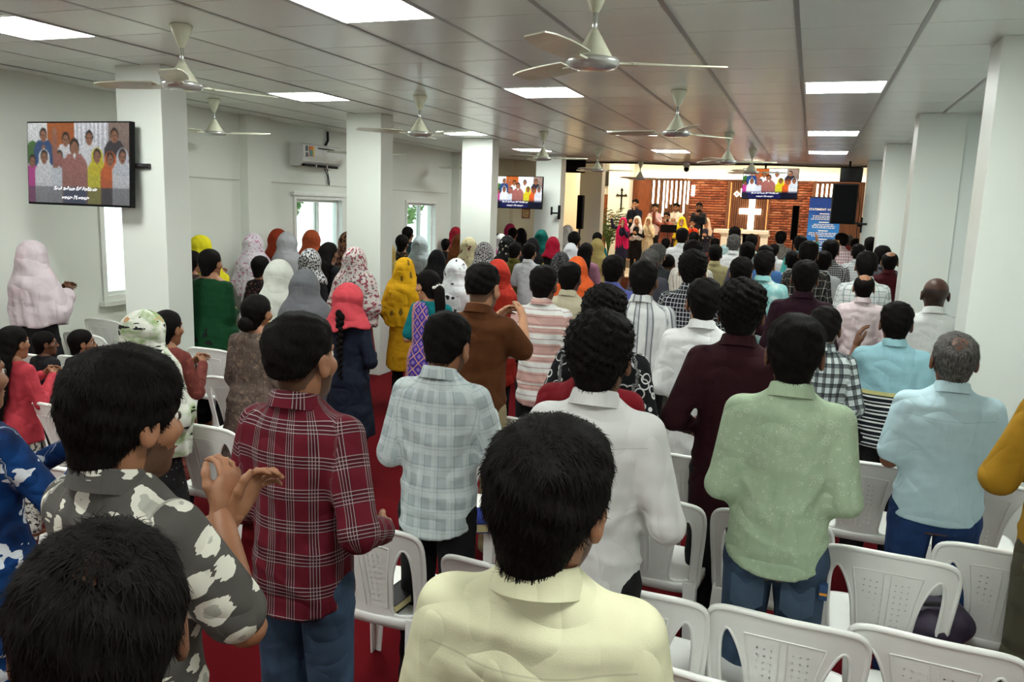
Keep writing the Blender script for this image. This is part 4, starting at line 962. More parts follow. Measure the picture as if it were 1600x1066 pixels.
def folds(P, seed, amp):
    """creases of a loose woven garment: V-shaped pulls from the armpits, waist rolls, vertical drape"""
    x, y, z = P[:, 0], P[:, 1], P[:, 2]; wp = 1.2 * np.sin(7 * x + seed) + 0.9 * np.sin(5 * z + 3 * y + 2 * seed)
    rid = lambda ph, p: (1 - np.abs(np.sin(ph))) ** p
    v = rid(17 * z - 15 * np.abs(x) + wp, 2.5) * np.clip(1 - np.abs(z - 1.12) / 0.2, 0, 1)
    w = rid(24 * z + 7 * x * math.copysign(1, math.sin(seed * 9)) + 1.4 * wp, 3) * np.clip(1 - np.abs(z - 0.93) / 0.22, 0, 1)
    d = np.sin(30 * x + 2.5 * np.sin(3.5 * z + seed) + 10 * y) * np.clip((1.25 - z) / 0.3, 0, 1)
    return amp * (0.45 - 1.25 * v - 1.15 * w + 0.55 * d)
class Body:
    pass
CACHE = {}
def make_body(fem=False, poseL='front', poseR='front', sleeve='long', hem=0.76, res=0.019, hres=0.0085, headres=0.0085, legres=0.024, curl=0.35, yaw=0.0, pitch=0.0, roll=0.0, seed=1.0, wide=1.0, girth=1.0, dress=False, scarf=None, handL=None, handR=None, lean=0.0, tail=0.05, cuff=None):
    key = (fem, str(poseL), str(poseR), sleeve, hem, res, hres, headres, curl, yaw, pitch, roll, seed, wide, girth, dress, scarf, str(handL), str(handR), lean, tail, cuff, legres)
    if key in CACHE: return CACHE[key]
    B = Body(); T, S = (T_WOM, S_WOM) if fem else (T_MAN, S_MAN)
    shx = (0.150 if not fem else 0.135) * wide; wide = wide * (0.865 if not fem else 0.9); girth = girth * 0.95
    T = [(a, b * wide * girth * 0.93, c * girth * 0.92, d + lean * max(0, a - 0.95)) for a, b, c, d in T]; S = [(a, b * wide * (girth if a < 1.3 else 1), c * girth, d + lean * max(0, a - 0.95)) for a, b, c, d in S]
    dy = lambda p: p + np.array([0, lean * max(0, p[2] - 0.95), 0])
    arms = {s: [dy(q) for q in arm_pts(p, s, shx)] for s, p in ((-1, poseL), (1, poseR))}
    # head placement
    piv = dy(np.array([0, -0.03, 1.46])); Rm = rot_m(yaw, pitch, roll)
    HS = 1.10; MH = np.eye(4); MH[:3, :3] = Rm * HS; MH[:3, 3] = piv + Rm @ np.array([0, 0.03, 0.086]) * HS; B.head = MH
    # skin: core, arms, head, hands -> one mesh
    def f_core(P):
        d = prof(P, T, 2.1)
        A = np.stack([np.abs(P[:, 0]), P[:, 1], P[:, 2]], 1)
        d = smin(d, cap(A, (0.080, 0, 0.88), (0.088, 0.012, 0.49), 0.072, 0.05), 0.04)
        d = smin(d, cap(A, (0.088, 0.012, 0.49), (0.093, -0.015, 0.08), 0.05, 0.036), 0.03)
        d = smin(d, cap(A, (0.093, -0.02, 0.045), (0.113, 0.13, 0.028), 0.036, 0.026, (1, 1, 0.9)), 0.03)
        for s in (-1, 1): d = smin(d, cap(P, arms[s][0], arms[s][0] * 0.6 + arms[s][1] * 0.4, 0.048, 0.042), 0.04)
        return d
    parts = [surfnet(f_core, (-0.36, -0.30, -0.02), (0.36, 0.32, 1.53), 0.034)]
    rs = 0.9 if fem else 1.0
    for s in (-1, 1):
        sh, el, wr = arms[s]
        fa = lambda P: smin(cap(P, sh, el, 0.046 * rs, 0.038 * rs), cap(P, el, wr, 0.038 * rs, 0.0255 * rs), 0.015)
        pts = np.array([sh, el, wr]); parts.append(surfnet(fa, pts.min(0) - 0.075, pts.max(0) + 0.075, 0.012 if headres < 0.007 else 0.017))
        hd = handL if s < 0 else handR
        F_ = wr - el; F_ = F_ / np.linalg.norm(F_)
        if hd is not None: F_ = np.array(hd[0], float); F_ /= np.linalg.norm(F_); Z = -np.array(hd[1], float)
        else: Z = np.array([s, 0.0, 0.25])
        Z = Z - F_ * (Z @ F_); Z /= np.linalg.norm(Z); X = np.cross(F_, Z)
        hv, hq = hand_mesh(hres, curl); hv = hv * rs
        if s > 0: hv = hv * np.array([-1, 1, 1]); hq = hq[:, ::-1]
        M = np.eye(4); M[:3, 0], M[:3, 1], M[:3, 2], M[:3, 3] = X, F_, Z, wr; parts.append((xf(hv, M), hq))
        setattr(B, 'wristL' if s < 0 else 'wristR', (wr, F_))
    hv, hq = head_mesh(headres, fem); nh0 = sum(len(v) for v, q in parts); parts.append((xf(hv, MH), hq))
    V, Q = join(parts); lip = np.zeros(len(V)); lv = hv
    lm = (np.abs(lv[:, 0]) < 0.026) & (lv[:, 1] > 0.082) & (lv[:, 2] < -0.052) & (lv[:, 2] > -0.077); brow = (np.abs(np.abs(lv[:, 0]) - 0.031) < 0.017) & (lv[:, 1] > 0.066) & (np.abs(lv[:, 2] - 0.034) < 0.0055)
    if not fem:
        jaw = (lv[:, 2] < np.interp(lv[:, 1], [-0.02, 0.02, 0.05, 0.085, 0.11], [0.0, -0.03, -0.05, -0.044, -0.040])) & (lv[:, 1] > 0.0) & (lv[:, 2] > -0.125); lip[nh0:][jaw] = 0.2
        lip[nh0:][(lv[:, 1] < 0.015) & (lv[:, 2] > np.interp(lv[:, 1], [-0.1, -0.05, 0.0], [-0.07, -0.06, 0.0])) & (np.abs(lv[:, 0]) < 0.079) & (lv[:, 2] < 0.05)] = 0.22
    lip[nh0:][lm] = 0.5; lip[nh0:][brow] = 1.0
    nq = len(Q); mi = np.zeros(nq, np.int32)
    # eyeballs
    g = Geo()
    for sx_ in (-1, 1):
        g.lathe([(0.0005, -0.0125), (0.008, -0.0095), (0.0125, 0), (0.008, 0.0095), (0.0005, 0.0125)], 10)
        m_ = len(g.v) - 50
        for q in range(m_, len(g.v)): a, b, c = g.v[q]; g.v[q] = (a + sx_ * 0.031, c + 0.0745, b + 0.008)
    ev = xf(np.array(g.v), MH); eq = np.array([f[::-1] for f in g.f]); eh = np.repeat(0, len(eq))
    vy = (np.array(g.v)[:, 1] > 0.0835); iris = vy[eq].sum(1) >= 2
    Q = np.concatenate([Q, eq + len(V)]); V = np.concatenate([V, ev]); lip = np.concatenate([lip, np.zeros(len(ev))]); mi = np.concatenate([mi, np.where(iris, 2, 1)])
    B.body = raw_mesh('body', V, Q.ravel(), np.full(len(Q), 4), True, [M_skin[0], M_eye, M_iris], mi, {'lip': ('FLOAT', lip)})
    # garment on the upper body
    lf = {'long': 0.96, 'short': 0.0, 'half': 0.45, 'none': None}[sleeve]
    sl = []
    for s in (-1, 1):
        sh, el, wr = arms[s]
        if lf is None: sl.append((s, sh, None, None, None))
        elif lf == 0: sl.append((s, sh, sh + (el - sh) * 0.82, None, 0.066 * rs))
        else: sl.append((s, sh, el, el + (wr - el) * lf, 0.043 * rs))
    def sleeve_d(P, it):
        s, sh, el, wr, re = it
        if el is None: return cap(P, sh, sh + np.array([s * 0.02, 0, -0.03]), 0.056, 0.052)
        if wr is None: return cap(P, sh, el, 0.062 * rs, re)
        d = smin(cap(P, sh, el, 0.060 * rs, 0.053 * rs), cap(P, el, wr, 0.052 * rs, re), 0.025)
        return d + 0.005 * np.sin(62 * ((P - el) @ (wr - el)) / np.linalg.norm(wr - el) + seed) * np.clip(1 - np.linalg.norm(P - el, axis=1) / 0.26, 0, 1)
    hem_z = hem if not dress else 0.42
    def f_shirt(P):
        d = prof(P, S, 2.25) + folds(P, seed, 0.0062)
        for it in sl: d = smin(d, sleeve_d(P, it), 0.05)
        hz = hem_z + tail * (np.abs(P[:, 0]) / 0.19) ** 2
        torso = np.abs(P[:, 0]) < 0.30
        d = np.maximum(d, np.where(prof(P, S, 2.25) < 0.03, hz - P[:, 2], -1.0))
        if fem: d = smax(d, -ell(P, (0, 0.06, 1.47), (0.085, 0.13, 0.085)), 0.01)
        return d
    mx = max(abs(a[1][0]) for a in arms.values()) + 0.12; my = max(max(a[1][1], a[2][1]) for a in arms.values()) + 0.1; mz = max(max(a[1][2], a[2][2]) for a in arms.values()) + 0.1
    V, Q = surfnet(f_shirt, (-max(0.36, mx), -0.30, hem_z - 0.03), (max(0.36, mx), max(0.30, my), max(1.53, mz)), res)
    dt = prof(V, S, 2.25); U = np.stack([np.arctan2(V[:, 0], -V[:, 1]) * 0.17, V[:, 2], np.zeros(len(V))], 1); best = dt - 0.02
    for it in sl:
        s, sh, el, wr, re = it
        if el is None: continue
        ds = sleeve_d(V, it); m = (ds < best) & (np.abs(V[:, 0]) > shx * 0.95)
        if wr is not None:
            second = cap(V, el, wr, 0.05, 0.05) < cap(V, sh, el, 0.05, 0.05)
        else: second = np.zeros(len(V), bool)
        for sel, a, b, off in ((m & ~second, sh, el, 0.0), (m & second, el, wr, np.linalg.norm(el - sh))):
            if b is None or not sel.any(): continue
            ax = (b - a) / np.linalg.norm(b - a); r0 = np.cross(ax, (0, 1, 0.2)); r0 /= np.linalg.norm(r0); r1 = np.cross(ax, r0); q = V[sel] - a
            U[sel] = np.stack([np.arctan2(q @ r1, q @ r0) * 0.06 + 2.0, -(q @ ax + off) + 1.37, np.ones(sel.sum())], 1)
    B.shirt = raw_mesh('garment', V, Q.ravel(), np.full(len(Q), 4), True, [M_skin[0]], None, {'pc': ('FLOAT_VECTOR', U)})
    # trousers
    gl = max(1.0, wide / (0.865 if not fem else 0.9)) * max(1.0, girth / 0.95)
    def f_leg(P):
        P = P / np.array([gl, gl, 1])
        A = np.stack([np.abs(P[:, 0]), P[:, 1], P[:, 2]], 1)
        d = prof(P, [(0.80, 0.150, 0.112, 0), (0.92, 0.150, 0.112, 0), (1.0, 0.136, 0.10, 0)], 2.2)
        d = smin(d, cap(A, (0.080, -0.005, 0.86), (0.088, 0.012, 0.49), 0.084, 0.068), 0.02)
        d = smin(d, cap(A, (0.088, 0.012, 0.49), (0.093, -0.015, 0.06), 0.068, 0.060), 0.02)
        d = d + 0.003 * np.sin(60 * P[:, 2] + 14 * P[:, 0] + seed) * (np.clip((0.62 - P[:, 2]) / 0.2, 0, 1) + np.clip(1 - np.abs(P[:, 2] - 0.84) / 0.08, 0, 1))
        return np.maximum(d, 0.055 - P[:, 2])
    V, Q = surfnet(f_leg, (-0.27, -0.2, 0.04), (0.27, 0.2, 1.05), legres)
    B.legs = raw_mesh('trousers', V, Q.ravel(), np.full(len(Q), 4), True, [M_skin[0]], None, {'pc': ('FLOAT_VECTOR', np.stack([np.arctan2(V[:, 0], -V[:, 1]) * 0.17, V[:, 2], 0 * V[:, 2]], 1))})
    # collar
    NN = 30; pf = [(0.000, -0.020), (0.000, 0.030), (0.003, 0.0345), (0.0065, 0.031), (0.0065, 0.031), (0.0215, -0.012), (0.0215, -0.012), (0.0185, -0.0135), (0.0185, -0.0135), (0.006, 0.018)]
    Vc = []; gap = 0.30
    for i in range(NN + 1):
        a = PI / 2 + gap + (2 * PI - 2 * gap) * i / NN; fr = (math.sin(a) + 1) / 2
        for r_, z_ in pf: Vc.append((math.cos(a) * (0.0615 + r_), math.sin(a) * (0.063 + r_) - 0.033 + lean * 0.52, 1.455 + z_ - 0.036 * fr - (0.028 * fr * fr if r_ > 0.01 else 0)))
    m = len(pf); strips = [(0, 1), (1, 2), (2, 3), (4, 5), (6, 7), (8, 9)]
    Fc = [(i * m + p_, i * m + q_, (i + 1) * m + q_, (i + 1) * m + p_) for i in range(NN) for p_, q_ in strips]; Vc = np.array(Vc)
    B.collar = raw_mesh('collar', Vc, [i for f in Fc for i in f], [len(f) for f in Fc], True, [M_skin[0]], None, {'pc': ('FLOAT_VECTOR', np.stack([np.arctan2(Vc[:, 0], -Vc[:, 1]) * 0.10, Vc[:, 2], 0 * Vc[:, 0]], 1))})
    # scarf / shawl
    if scarf:
        kind, hemz = scarf
        def f_sc(P):
            Pl = (P - MH[:3, 3]) @ MH[:3, :3] / HS ** 2
            ang = np.arctan2(P[:, 0], -P[:, 1])
            d = ell(Pl, (0, -0.018, 0.028), (0.093, 0.118, 0.106))
            d = smin(d, cap(P, MH[:3, 3] + np.array([0, -0.03, -0.02]), (0, -0.03, 1.33), 0.100, 0.172, (1.0, 0.85, 1)), 0.08)
            w = 1.0 if kind != 'shawl' else 1.0
            tab = [(hemz - 0.1, 0.205, 0.155, -0.01), (1.10, 0.20, 0.15, -0.01), (1.25, 0.198, 0.142, -0.012), (1.36, 0.172, 0.118, -0.015), (1.43, 0.115, 0.09, -0.02), (1.50, 0.07, 0.075, -0.025)]
            if kind == 'shawl': tab = [(hemz - 0.1, 0.235, 0.185, 0.0), (0.95, 0.235, 0.185, 0.01), (1.10, 0.237, 0.182, 0.0), (1.25, 0.218, 0.162, -0.005), (1.36, 0.182, 0.125, -0.012), (1.43, 0.12, 0.092, -0.02), (1.50, 0.075, 0.078, -0.025)]
            cp = prof(P, tab, 2.2)
            low = np.clip((1.5 - P[:, 2]) / 0.4, 0, 1)
            if kind == 'shawl':
                for sd in (-1, 1):
                    sh, el, wr = arms[sd]; cp = smin(cp, smin(cap(P, sh, el, 0.085, 0.085), cap(P, el, el + (wr - el) * 0.72, 0.085, 0.072), 0.03), 0.06)
            d = smin(d, cp, 0.09) + 0.0075 * np.sin(ang * 11 + 9 * P[:, 2] + seed + 1.5 * np.sin(6 * P[:, 2] + seed)) * low + 0.005 * np.sin(38 * P[:, 2] + 22 * np.abs(P[:, 0]) + seed * 2) * np.clip((P[:, 2] - 1.2) / 0.2, 0, 1)
            d = smax(d, -ell(Pl, (0, 0.125, -0.035), (0.076, 0.115, 0.115)), 0.012)
            d = smax(d, -ell(P, (0, 0.20, 1.30), (0.07 if kind == 'shawl' else 0.13, 0.16, 0.22)), 0.02)
            tilt = 0.10 * P[:, 0] * math.copysign(1, math.sin(seed * 5)) + 0.015 * np.sin(ang * 4 + seed)
            return np.maximum(d, hemz + tilt - P[:, 2])
        V, Q = surfnet(f_sc, (-0.36, -0.32, hemz - 0.1), (0.36, 0.34, 1.80), res)
        B.scarf = raw_mesh('head_scarf', V, Q.ravel(), np.full(len(Q), 4), True, [M_skin[0]], None, {'pc': ('FLOAT_VECTOR', np.stack([np.arctan2(V[:, 0], -V[:, 1]) * 0.17, V[:, 2], 0 * V[:, 2]], 1))})
    CACHE[key] = B; return B

# ---- materials of people
def skin_mat(name, rgb):
    k = NT(name); co = k.coord(); c = srgb(*rgb); l = k.attr('lip', 'Fac')
    base = k.ramp(k.noise(co, 14, 4), [(0.3, tuple(v * 0.86 for v in c[:3]) + (1,)), (0.7, c)])
    base = k.mix(k.math('LESS_THAN', k.math('ABSOLUTE', k.math('SUBTRACT', l, 0.5)), 0.2), base, (c[0] * 0.75, c[1] * 0.45, c[2] * 0.45, 1))
    base = k.mix(k.math('MULTIPLY', k.math('MULTIPLY', k.math('GREATER_THAN', l, 0.1), k.math('LESS_THAN', l, 0.3)), 0.72), base, (0.016, 0.012, 0.010, 1))
    base = k.mix(k.math('GREATER_THAN', l, 0.75), base, (0.012, 0.009, 0.008, 1))
    k.principled(base, 0.5, k.bump(k.noise(co, 160, 3), 0.12, 0.002), spec=0.4); return k.m
M_skin = [skin_mat('skin_brown', (150, 104, 76)), skin_mat('skin_deep_brown', (108, 70, 50)), skin_mat('skin_tan', (176, 128, 96)), skin_mat('skin_dark', (78, 50, 38))]
M_eye = simple('eye_white', (215, 208, 200), 0.2); M_iris = simple('eye_iris', (30, 18, 12), 0.15)
def hair_mat(name, lo, hi, rough=0.65):
    k = NT(name); co = k.coord()
    k.principled(k.ramp(k.noise(k.vmul(co, (1, 1, 0.25)), 190, 3), [(0.35, (*lo, 1)), (0.75, (*hi, 1))]), rough, k.bump(k.noise(k.vmul(co, (1, 1, 0.2)), 240, 3), 0.35, 0.003), spec=0.05); return k.m
M_hair = hair_mat('black_hair', (0.004, 0.0035, 0.003), (0.011, 0.009, 0.008))
M_hair_grey = hair_mat('greying_hair', (0.03, 0.03, 0.03), (0.16, 0.15, 0.14))
M_hair_brown = hair_mat('dark_brown_hair', (0.012, 0.008, 0.006), (0.045, 0.03, 0.02))
CN = [0]
_srgb = srgb
def dye(r, g, b):
    c = _srgb(r, g, b); return (c[0] * 0.86, c[1] * 0.86, c[2] * 0.86, 1.0)
def cloth_base(name=None):
    CN[0] += 1; k = NT((name or 'cloth') + '_%d' % CN[0]); pc = k.attr('pc'); sp = k.n('ShaderNodeSeparateXYZ'); k.t.links.new(pc, sp.inputs[0])
    return k, pc, sp.outputs[0], sp.outputs[1]
def cloth_fin(k, pc, col, rough=0.85, seam=None, sheen=0.15, wr=0.9):
    co = k.coord()
    col = k.mix(k.math('MULTIPLY', k.noise(co, 3.5, 3), 0.16), col, (0, 0, 0, 1)) if False else col
    rd = k.math('ABSOLUTE', k.math('SUBTRACT', k.noise(k.vmul(co, (0.8, 1.0, 1.5)), 5.5, 1.5, 0.4), 0.5)); rd2 = k.math('ABSOLUTE', k.math('SUBTRACT', k.noise(k.vmul(co, (1.6, 1.2, 0.6)), 8.0, 1.0, 0.4), 0.5))
    h = k.math('ADD', k.math('ADD', rd, k.math('MULTIPLY', rd2, 0.6)), k.math('MULTIPLY', k.noise(co, 420, 1), 0.008))
    k.principled(col, rough, k.bump(h, wr, 0.05), spec=0.2); return k.m
def plain(rgb, rough=0.85, seam=False, wr=0.9, mott=0.05):
    k, pc, u, v = cloth_base('plain_cloth'); c = dye(*rgb)
    col = k.ramp(k.noise(pc, 12, 3), [(0.3, tuple(x * (1 - mott) for x in c[:3]) + (1,)), (0.7, c)])
    if seam:
        arc = k.math('ADD', v, k.math('MULTIPLY', k.math('POWER', k.math('ABSOLUTE', u), 2.0), -0.25))
        ln = k.math('LESS_THAN', k.math('ABSOLUTE', k.math('SUBTRACT', arc, 1.315)), 0.0018)
        col = k.mix(k.math('MULTIPLY', ln, 0.35), col, tuple(x * 0.45 for x in c[:3]) + (1,))
    return cloth_fin(k, pc, col, rough, wr=wr)
def plaid(base, lines, rough=0.85, wob_=0.0):
    """lines: (axis, period, width, offset, rgb, strength) painted in order"""
    k, pc, u, v = cloth_base('woven_check'); col = dye(*base)
    for ax, per, wid, off, rgb, st in lines:
        s = u if ax == 'u' else v
        f = k.math('FRACT', k.math('DIVIDE', k.math('ADD', s, 10.0 + off), per)); m = k.math('MULTIPLY', k.math('LESS_THAN', f, wid / per), st)
        col = k.mix(m, col, dye(*rgb))
    return cloth_fin(k, pc, col, rough)
def print_cloth(base, layers, rough=0.85):
    """layers: (kind, scale, threshold, rgb[, stretch])"""
    k, pc, u, v = cloth_base('printed_cloth'); col = dye(*base)
    for n_, L in enumerate(layers):
        kind, sc, th, rgb = L[:4]; st = L[4] if len(L) > 4 else (1, 1, 1)
        vec = k.vmul(pc, st); off = k.n('ShaderNodeVectorMath'); off.operation = 'ADD'; k.t.links.new(vec, off.inputs[0]); n2_ = 0 if kind.endswith('_same') else n_; kind = kind.replace('_same', ''); off.inputs[1].default_value = (n2_ * 3.7, n2_ * 1.9, n2_); vec = off.outputs[0]
        if kind == 'noise': m = k.math('GREATER_THAN', k.noise(vec, sc, 3), th)
        elif kind == 'soft': m = k.ramp(k.noise(vec, sc, 3), [(th - 0.08, (0, 0, 0, 1)), (th + 0.08, (1, 1, 1, 1))])
        elif kind in ('dot', 'ring', 'cell', 'patch'):
            vo = k.n('ShaderNodeTexVoronoi'); vo.inputs['Scale'].default_value = sc; k.t.links.new(vec, vo.inputs['Vector']); vo.inputs['Randomness'].default_value = 0.45 if kind in ('patch', 'dot') else 0.9
            dd = vo.outputs['Distance']
            if kind == 'dot': m = k.math('LESS_THAN', dd, th)
            elif kind == 'patch': m = k.math('LESS_THAN', k.math('ADD', dd, k.math('MULTIPLY', k.math('SUBTRACT', k.noise(k.vmul(vec, (0.6, 3.0, 1)), sc * 2.2, 2), 0.5), 0.25)), th)
            elif kind == 'ring': m = k.math('LESS_THAN', k.math('ABSOLUTE', k.math('SUBTRACT', dd, th)), 0.045)
            else:
                vo.feature = 'DISTANCE_TO_EDGE'; m = k.math('LESS_THAN', vo.outputs['Distance'], th)
        col = k.mix(m, col, dye(*rgb))
    return cloth_fin(k, pc, col, rough)
M_denim = None
def denim(rgb):
    k, pc, u, v = cloth_base('denim'); c = dye(*rgb)
    col = k.ramp(k.noise(pc, 5, 4), [(0.3, tuple(x * 0.6 for x in c[:3]) + (1,)), (0.7, tuple(min(1, x * 1.35) for x in c[:3]) + (1,))])
    return cloth_fin(k, pc, col, 0.9)
TR = {'jeans': denim((58, 76, 98)), 'black': plain((26, 26, 28)), 'navy': plain((28, 40, 66)), 'grey': plain((88, 86, 80)), 'khaki': plain((150, 136, 104)), 'white': plain((222, 222, 218)), 'olive': plain((74, 72, 58)), 'blue': denim((36, 60, 104)), 'mustard': plain((176, 138, 40))}
def slot(o, mats):
    for i, m in enumerate(mats):
        if i < len(o.material_slots): o.material_slots[i].link = 'OBJECT'; o.material_slots[i].material = m
PLACED = []
def clear_depth(px, py, t0, zbase, near):
    """slide a person along the line of sight until they stand clear of pillars, walls and each other"""
    best = None
    for k_ in sorted(np.arange(-26, 17) if t0 < 8 else np.arange(-30, 31), key=lambda a: abs(a + 0.1)):
        t = t0 * (1 + 0.008 * k_); P = at_depth(px, py, t); x, y = P[0], P[1]; bad = 0.0
        if x < XL + 0.30 or (x < -4.75 and y > 15.5): bad += 3
        for (a, b, c, d) in PILL_L + [(XL, XL + 0.12, 8.02, 8.46), (XL, XL + 0.10, 11.0, 11.4), (XL, XL + 0.16, 14.1, 14.7)] + [(a, XR, y0, y0 + 0.34) for a, b, y0 in PILL_R]:
            if a - 0.24 < x < b + 0.26 and c - 0.19 < y < d + 0.19: bad += 3
        for (qx, qy) in PLACED:
            ox, oy = 0.44 - abs(qx - x), 0.33 - abs(qy - y)
            if ox > 0 and oy > 0: bad += ox * oy / 0.14
        sc = bad + 0.02 * abs(k_)
        if best is None or sc < best[0]: best = (sc, t, x, y)
        if bad == 0: break
    PLACED.append((best[2], best[3])); return best[1]
def person(label, px, py, w, top, style='short', fem=False, group=None, skin=0, legs='black', hair=None, heading=0.0, wide=None, near=0, scarfmat=None, collar=True, depth=None, height=None, beard=False, hw=None, collarmat=None, facing=None, strands=0, zbase=0.0, name='person', hscale=1.0, tie=None, **kw):
    if near: kw.setdefault('res', 0.0135); kw.setdefault('hres', 0.0065); kw.setdefault('headres', 0.0062); kw.setdefault('legres', 0.026)
    if wide: kw['wide'] = wide
    hw = hw or (0.212 if scarfmat else (0.172 if not fem else 0.172))
    t = depth if depth else F_PX * hw / w
    if zbase == 0: t *= 1.13 if near else 1.10
    t = clear_depth(px, py, t, zbase, near)
    P = at_depth(px, py, t); h = P[2] - zbase
    if height: 
        t = (height + zbase - ZC) / ray(px, py)[2]; P = at_depth(px, py, t); h = height
    B = make_body(fem=fem, **kw)
    s = h / (1.702 if not scarfmat else 1.712)
    LOG.append((label[:44], round(t, 2), round(h, 2)))
    hd = heading + random.uniform(-0.05, 0.05) if near == 0 else heading
    hx, hy = B.head[0, 3], B.head[1, 3]; c, sn_ = math.cos(hd), math.sin(hd)
    loc = (P[0] - s * (hx * c - hy * sn_), P[1] - s * (hx * sn_ + hy * c), zbase)
    e = thing(name, label, 'person', loc, hd, group); e.scale = (s, s, s)
    b = put('body', B.body, e); slot(b, [M_skin[skin]])
    g = put('dress' if kw.get('dress') else ('tunic' if fem else 'shirt'), B.shirt, e); slot(g, [top])
    l = put('leggings' if fem else 'trousers', B.legs, e); slot(l, [TR[legs] if isinstance(legs, str) else legs])
    if collar and not fem: c_ = put('collar', B.collar, e); slot(c_, [collarmat or top])
    if scarfmat: sc = put('head_scarf', B.scarf, e); slot(sc, [scarfmat])
    if style:
        res_h = 0.0058 if near else 0.0095
        hm = put('hair', hair_mesh(style, int(abs(px * 7 + py)) % 5 if not near else int(px) % 97, res_h, strands), e); slot(hm, [hair or M_hair])
        Mh = Matrix(B.head.tolist()); hm.matrix_local = Mh @ Matrix.Diagonal((hscale, hscale, hscale, 1))
    if beard:
        if 'beard' not in HAIR:
            def f_b(P):
                d = f_head(P) - 0.0028 + wob(P, 160, 0.0008, 1)
                top_ = np.interp(P[:, 1], [0.0, 0.03, 0.06, 0.085, 0.11], [-0.01, -0.042, -0.055, -0.046, -0.042])
                d = smax(d, P[:, 2] - top_, 0.004); d = smax(d, -0.118 - P[:, 2], 0.01); d = smax(d, 0.0 - P[:, 1], 0.01)
                return smax(d, -ell(P, (0, 0.092, -0.063), (0.024, 0.02, 0.011)), 0.003)
            V, Q = surfnet(f_b, (-0.1, -0.02, -0.14), (0.1, 0.14, 0.02), 0.006); HAIR['beard'] = raw_mesh('beard', V, Q.ravel(), np.full(len(Q), 4), True, [M_hair])
        bm_ = put('beard', HAIR['beard'], e); bm_.matrix_local = Matrix(B.head.tolist())
    return e, B, s
LOG = []
# ------------------------------------------------------------------ the congregation: rear rows (each its own body)
W_ = (232, 232, 228)
ikat = print_cloth((84, 82, 78), [('patch', 13, 0.40, (222, 220, 206), (0.75, 1.05, 1)), ('patch_same', 13, 0.20, (178, 178, 166), (0.75, 1.05, 1))])
tartan = plaid((98, 22, 36), [('u', 0.088, 0.034, 0.0, (58, 14, 26), 0.6), ('v', 0.098, 0.036, 0.0, (58, 14, 26), 0.6)] + [('u', 0.088, 0.0022, -o, (186, 176, 176), 0.6) for o in (0.002, 0.012, 0.022, 0.032)] + [('v', 0.098, 0.0022, -o, (186, 176, 176), 0.6) for o in (0.002, 0.012, 0.023, 0.034)])
pale_plaid = plaid((176, 188, 190), [('u', 0.085, 0.034, 0.0, (206, 216, 216), 0.75), ('v', 0.085, 0.034, 0.0, (206, 216, 216), 0.75), ('u', 0.085, 0.0022, 0.045, (120, 136, 146), 0.55), ('v', 0.085, 0.0022, 0.045, (120, 136, 146), 0.55), ('u', 0.085, 0.0022, 0.062, (120, 136, 146), 0.45), ('v', 0.085, 0.0022, 0.062, (120, 136, 146), 0.45)])
green_print = print_cloth((170, 190, 160), [('ring', 42, 0.30, (190, 206, 180)), ('dot', 26, 0.07, (204, 214, 190)), ('soft', 9, 0.62, (162, 184, 154))])
rings = print_cloth((22, 23, 26), [('ring', 17, 0.34, (224, 224, 222)), ('ring', 17, 0.42, (200, 200, 200))])
person('man with thinning crown seen from close behind, dark short hair', 150, 800, 300, plain((66, 68, 70)), 'thin', skin=1, legs='black', depth=0.80, near=1, heading=0.72, hair=M_hair, hscale=1.06, pitch=-0.3, seed=2.0, strands=4500, hw=0.2)
n2 = person('young man with clasped hands in charcoal and cream ikat shirt', 195, 545, 170, ikat, 'medium', skin=0, legs='black', depth=1.42, near=1, res=0.009, legres=0.02, sleeve='short', heading=-0.1, strands=4000, seed=3.0, yaw=-0.12, pitch=-0.1, tail=0.02, hem=0.72, hscale=1.03,
    poseR=((0.30, 0.09, 1.12), (0.02, 0.235, 1.28)), poseL=((0.25, 0.10, 1.12), (-0.04, 0.255, 1.27)), handR=((-0.12, 0.5, 0.86), (-1, 0.1, 0)), handL=((0.12, 0.62, 0.78), (1, 0.1, 0)), curl=0.55)
n3 = person('man in cream shirt with full black hair and a seamed back yoke', 868, 657, 205, plain((228, 226, 190), seam=True), 'medium', skin=0, legs='khaki', depth=1.13, near=1, res=0.008, legres=0.024, strands=5000, seed=4.0, yaw=-0.3, heading=0.12, roll=0.02, wide=1.04, hscale=1.03)
n4 = person('young man in dark red checked shirt and blue jeans', 472, 487, 112, tartan, 'fade', skin=0, legs='jeans', depth=2.02, near=1, res=0.0095, legres=0.014, strands=3000, seed=5.0, hem=0.80, pitch=0.06, yaw=-0.1, poseL='front', poseR='hip', hscale=1.01, tail=0.04)
n5 = person('man with bowed head in pale blue grey plaid shirt', 700, 482, 80, pale_plaid, 'short', skin=0, legs='black', depth=2.7, near=1, res=0.0095, legres=0.018, strands=2000, seed=6.0, pitch=-0.35, lean=0.05, hem=0.78, poseL='front', poseR=((0.28, 0.04, 1.12), (0.10, 0.27, 1.22)), tail=0.05, wide=1.04)
n6 = person('man in long white shirt with rolled sleeves', 942, 487, 112, plain((214, 214, 212), seam=True), 'curly', skin=1, legs='black', depth=2.1, near=1, res=0.0095, legres=0.02, strands=3000, seed=7.0, sleeve='half', tail=0.01, hem=0.70, wide=1.02, poseR=((0.29, -0.02, 1.08), (0.14, 0.20, 1.02)))
n7 = person('man in pale green printed shirt and faded blue jeans', 1248, 490, 97, green_print, 'short', skin=1, legs='jeans', depth=2.33, near=1, res=0.0095, legres=0.014, strands=2500, seed=8.0, wide=1.03, girth=1.04, hem=0.81, poseR=((0.25, -0.035, 1.09), (0.10, 0.20, 1.06)), poseL=((0.25, -0.035, 1.09), (0.10, 0.20, 1.06)), tail=0.05)
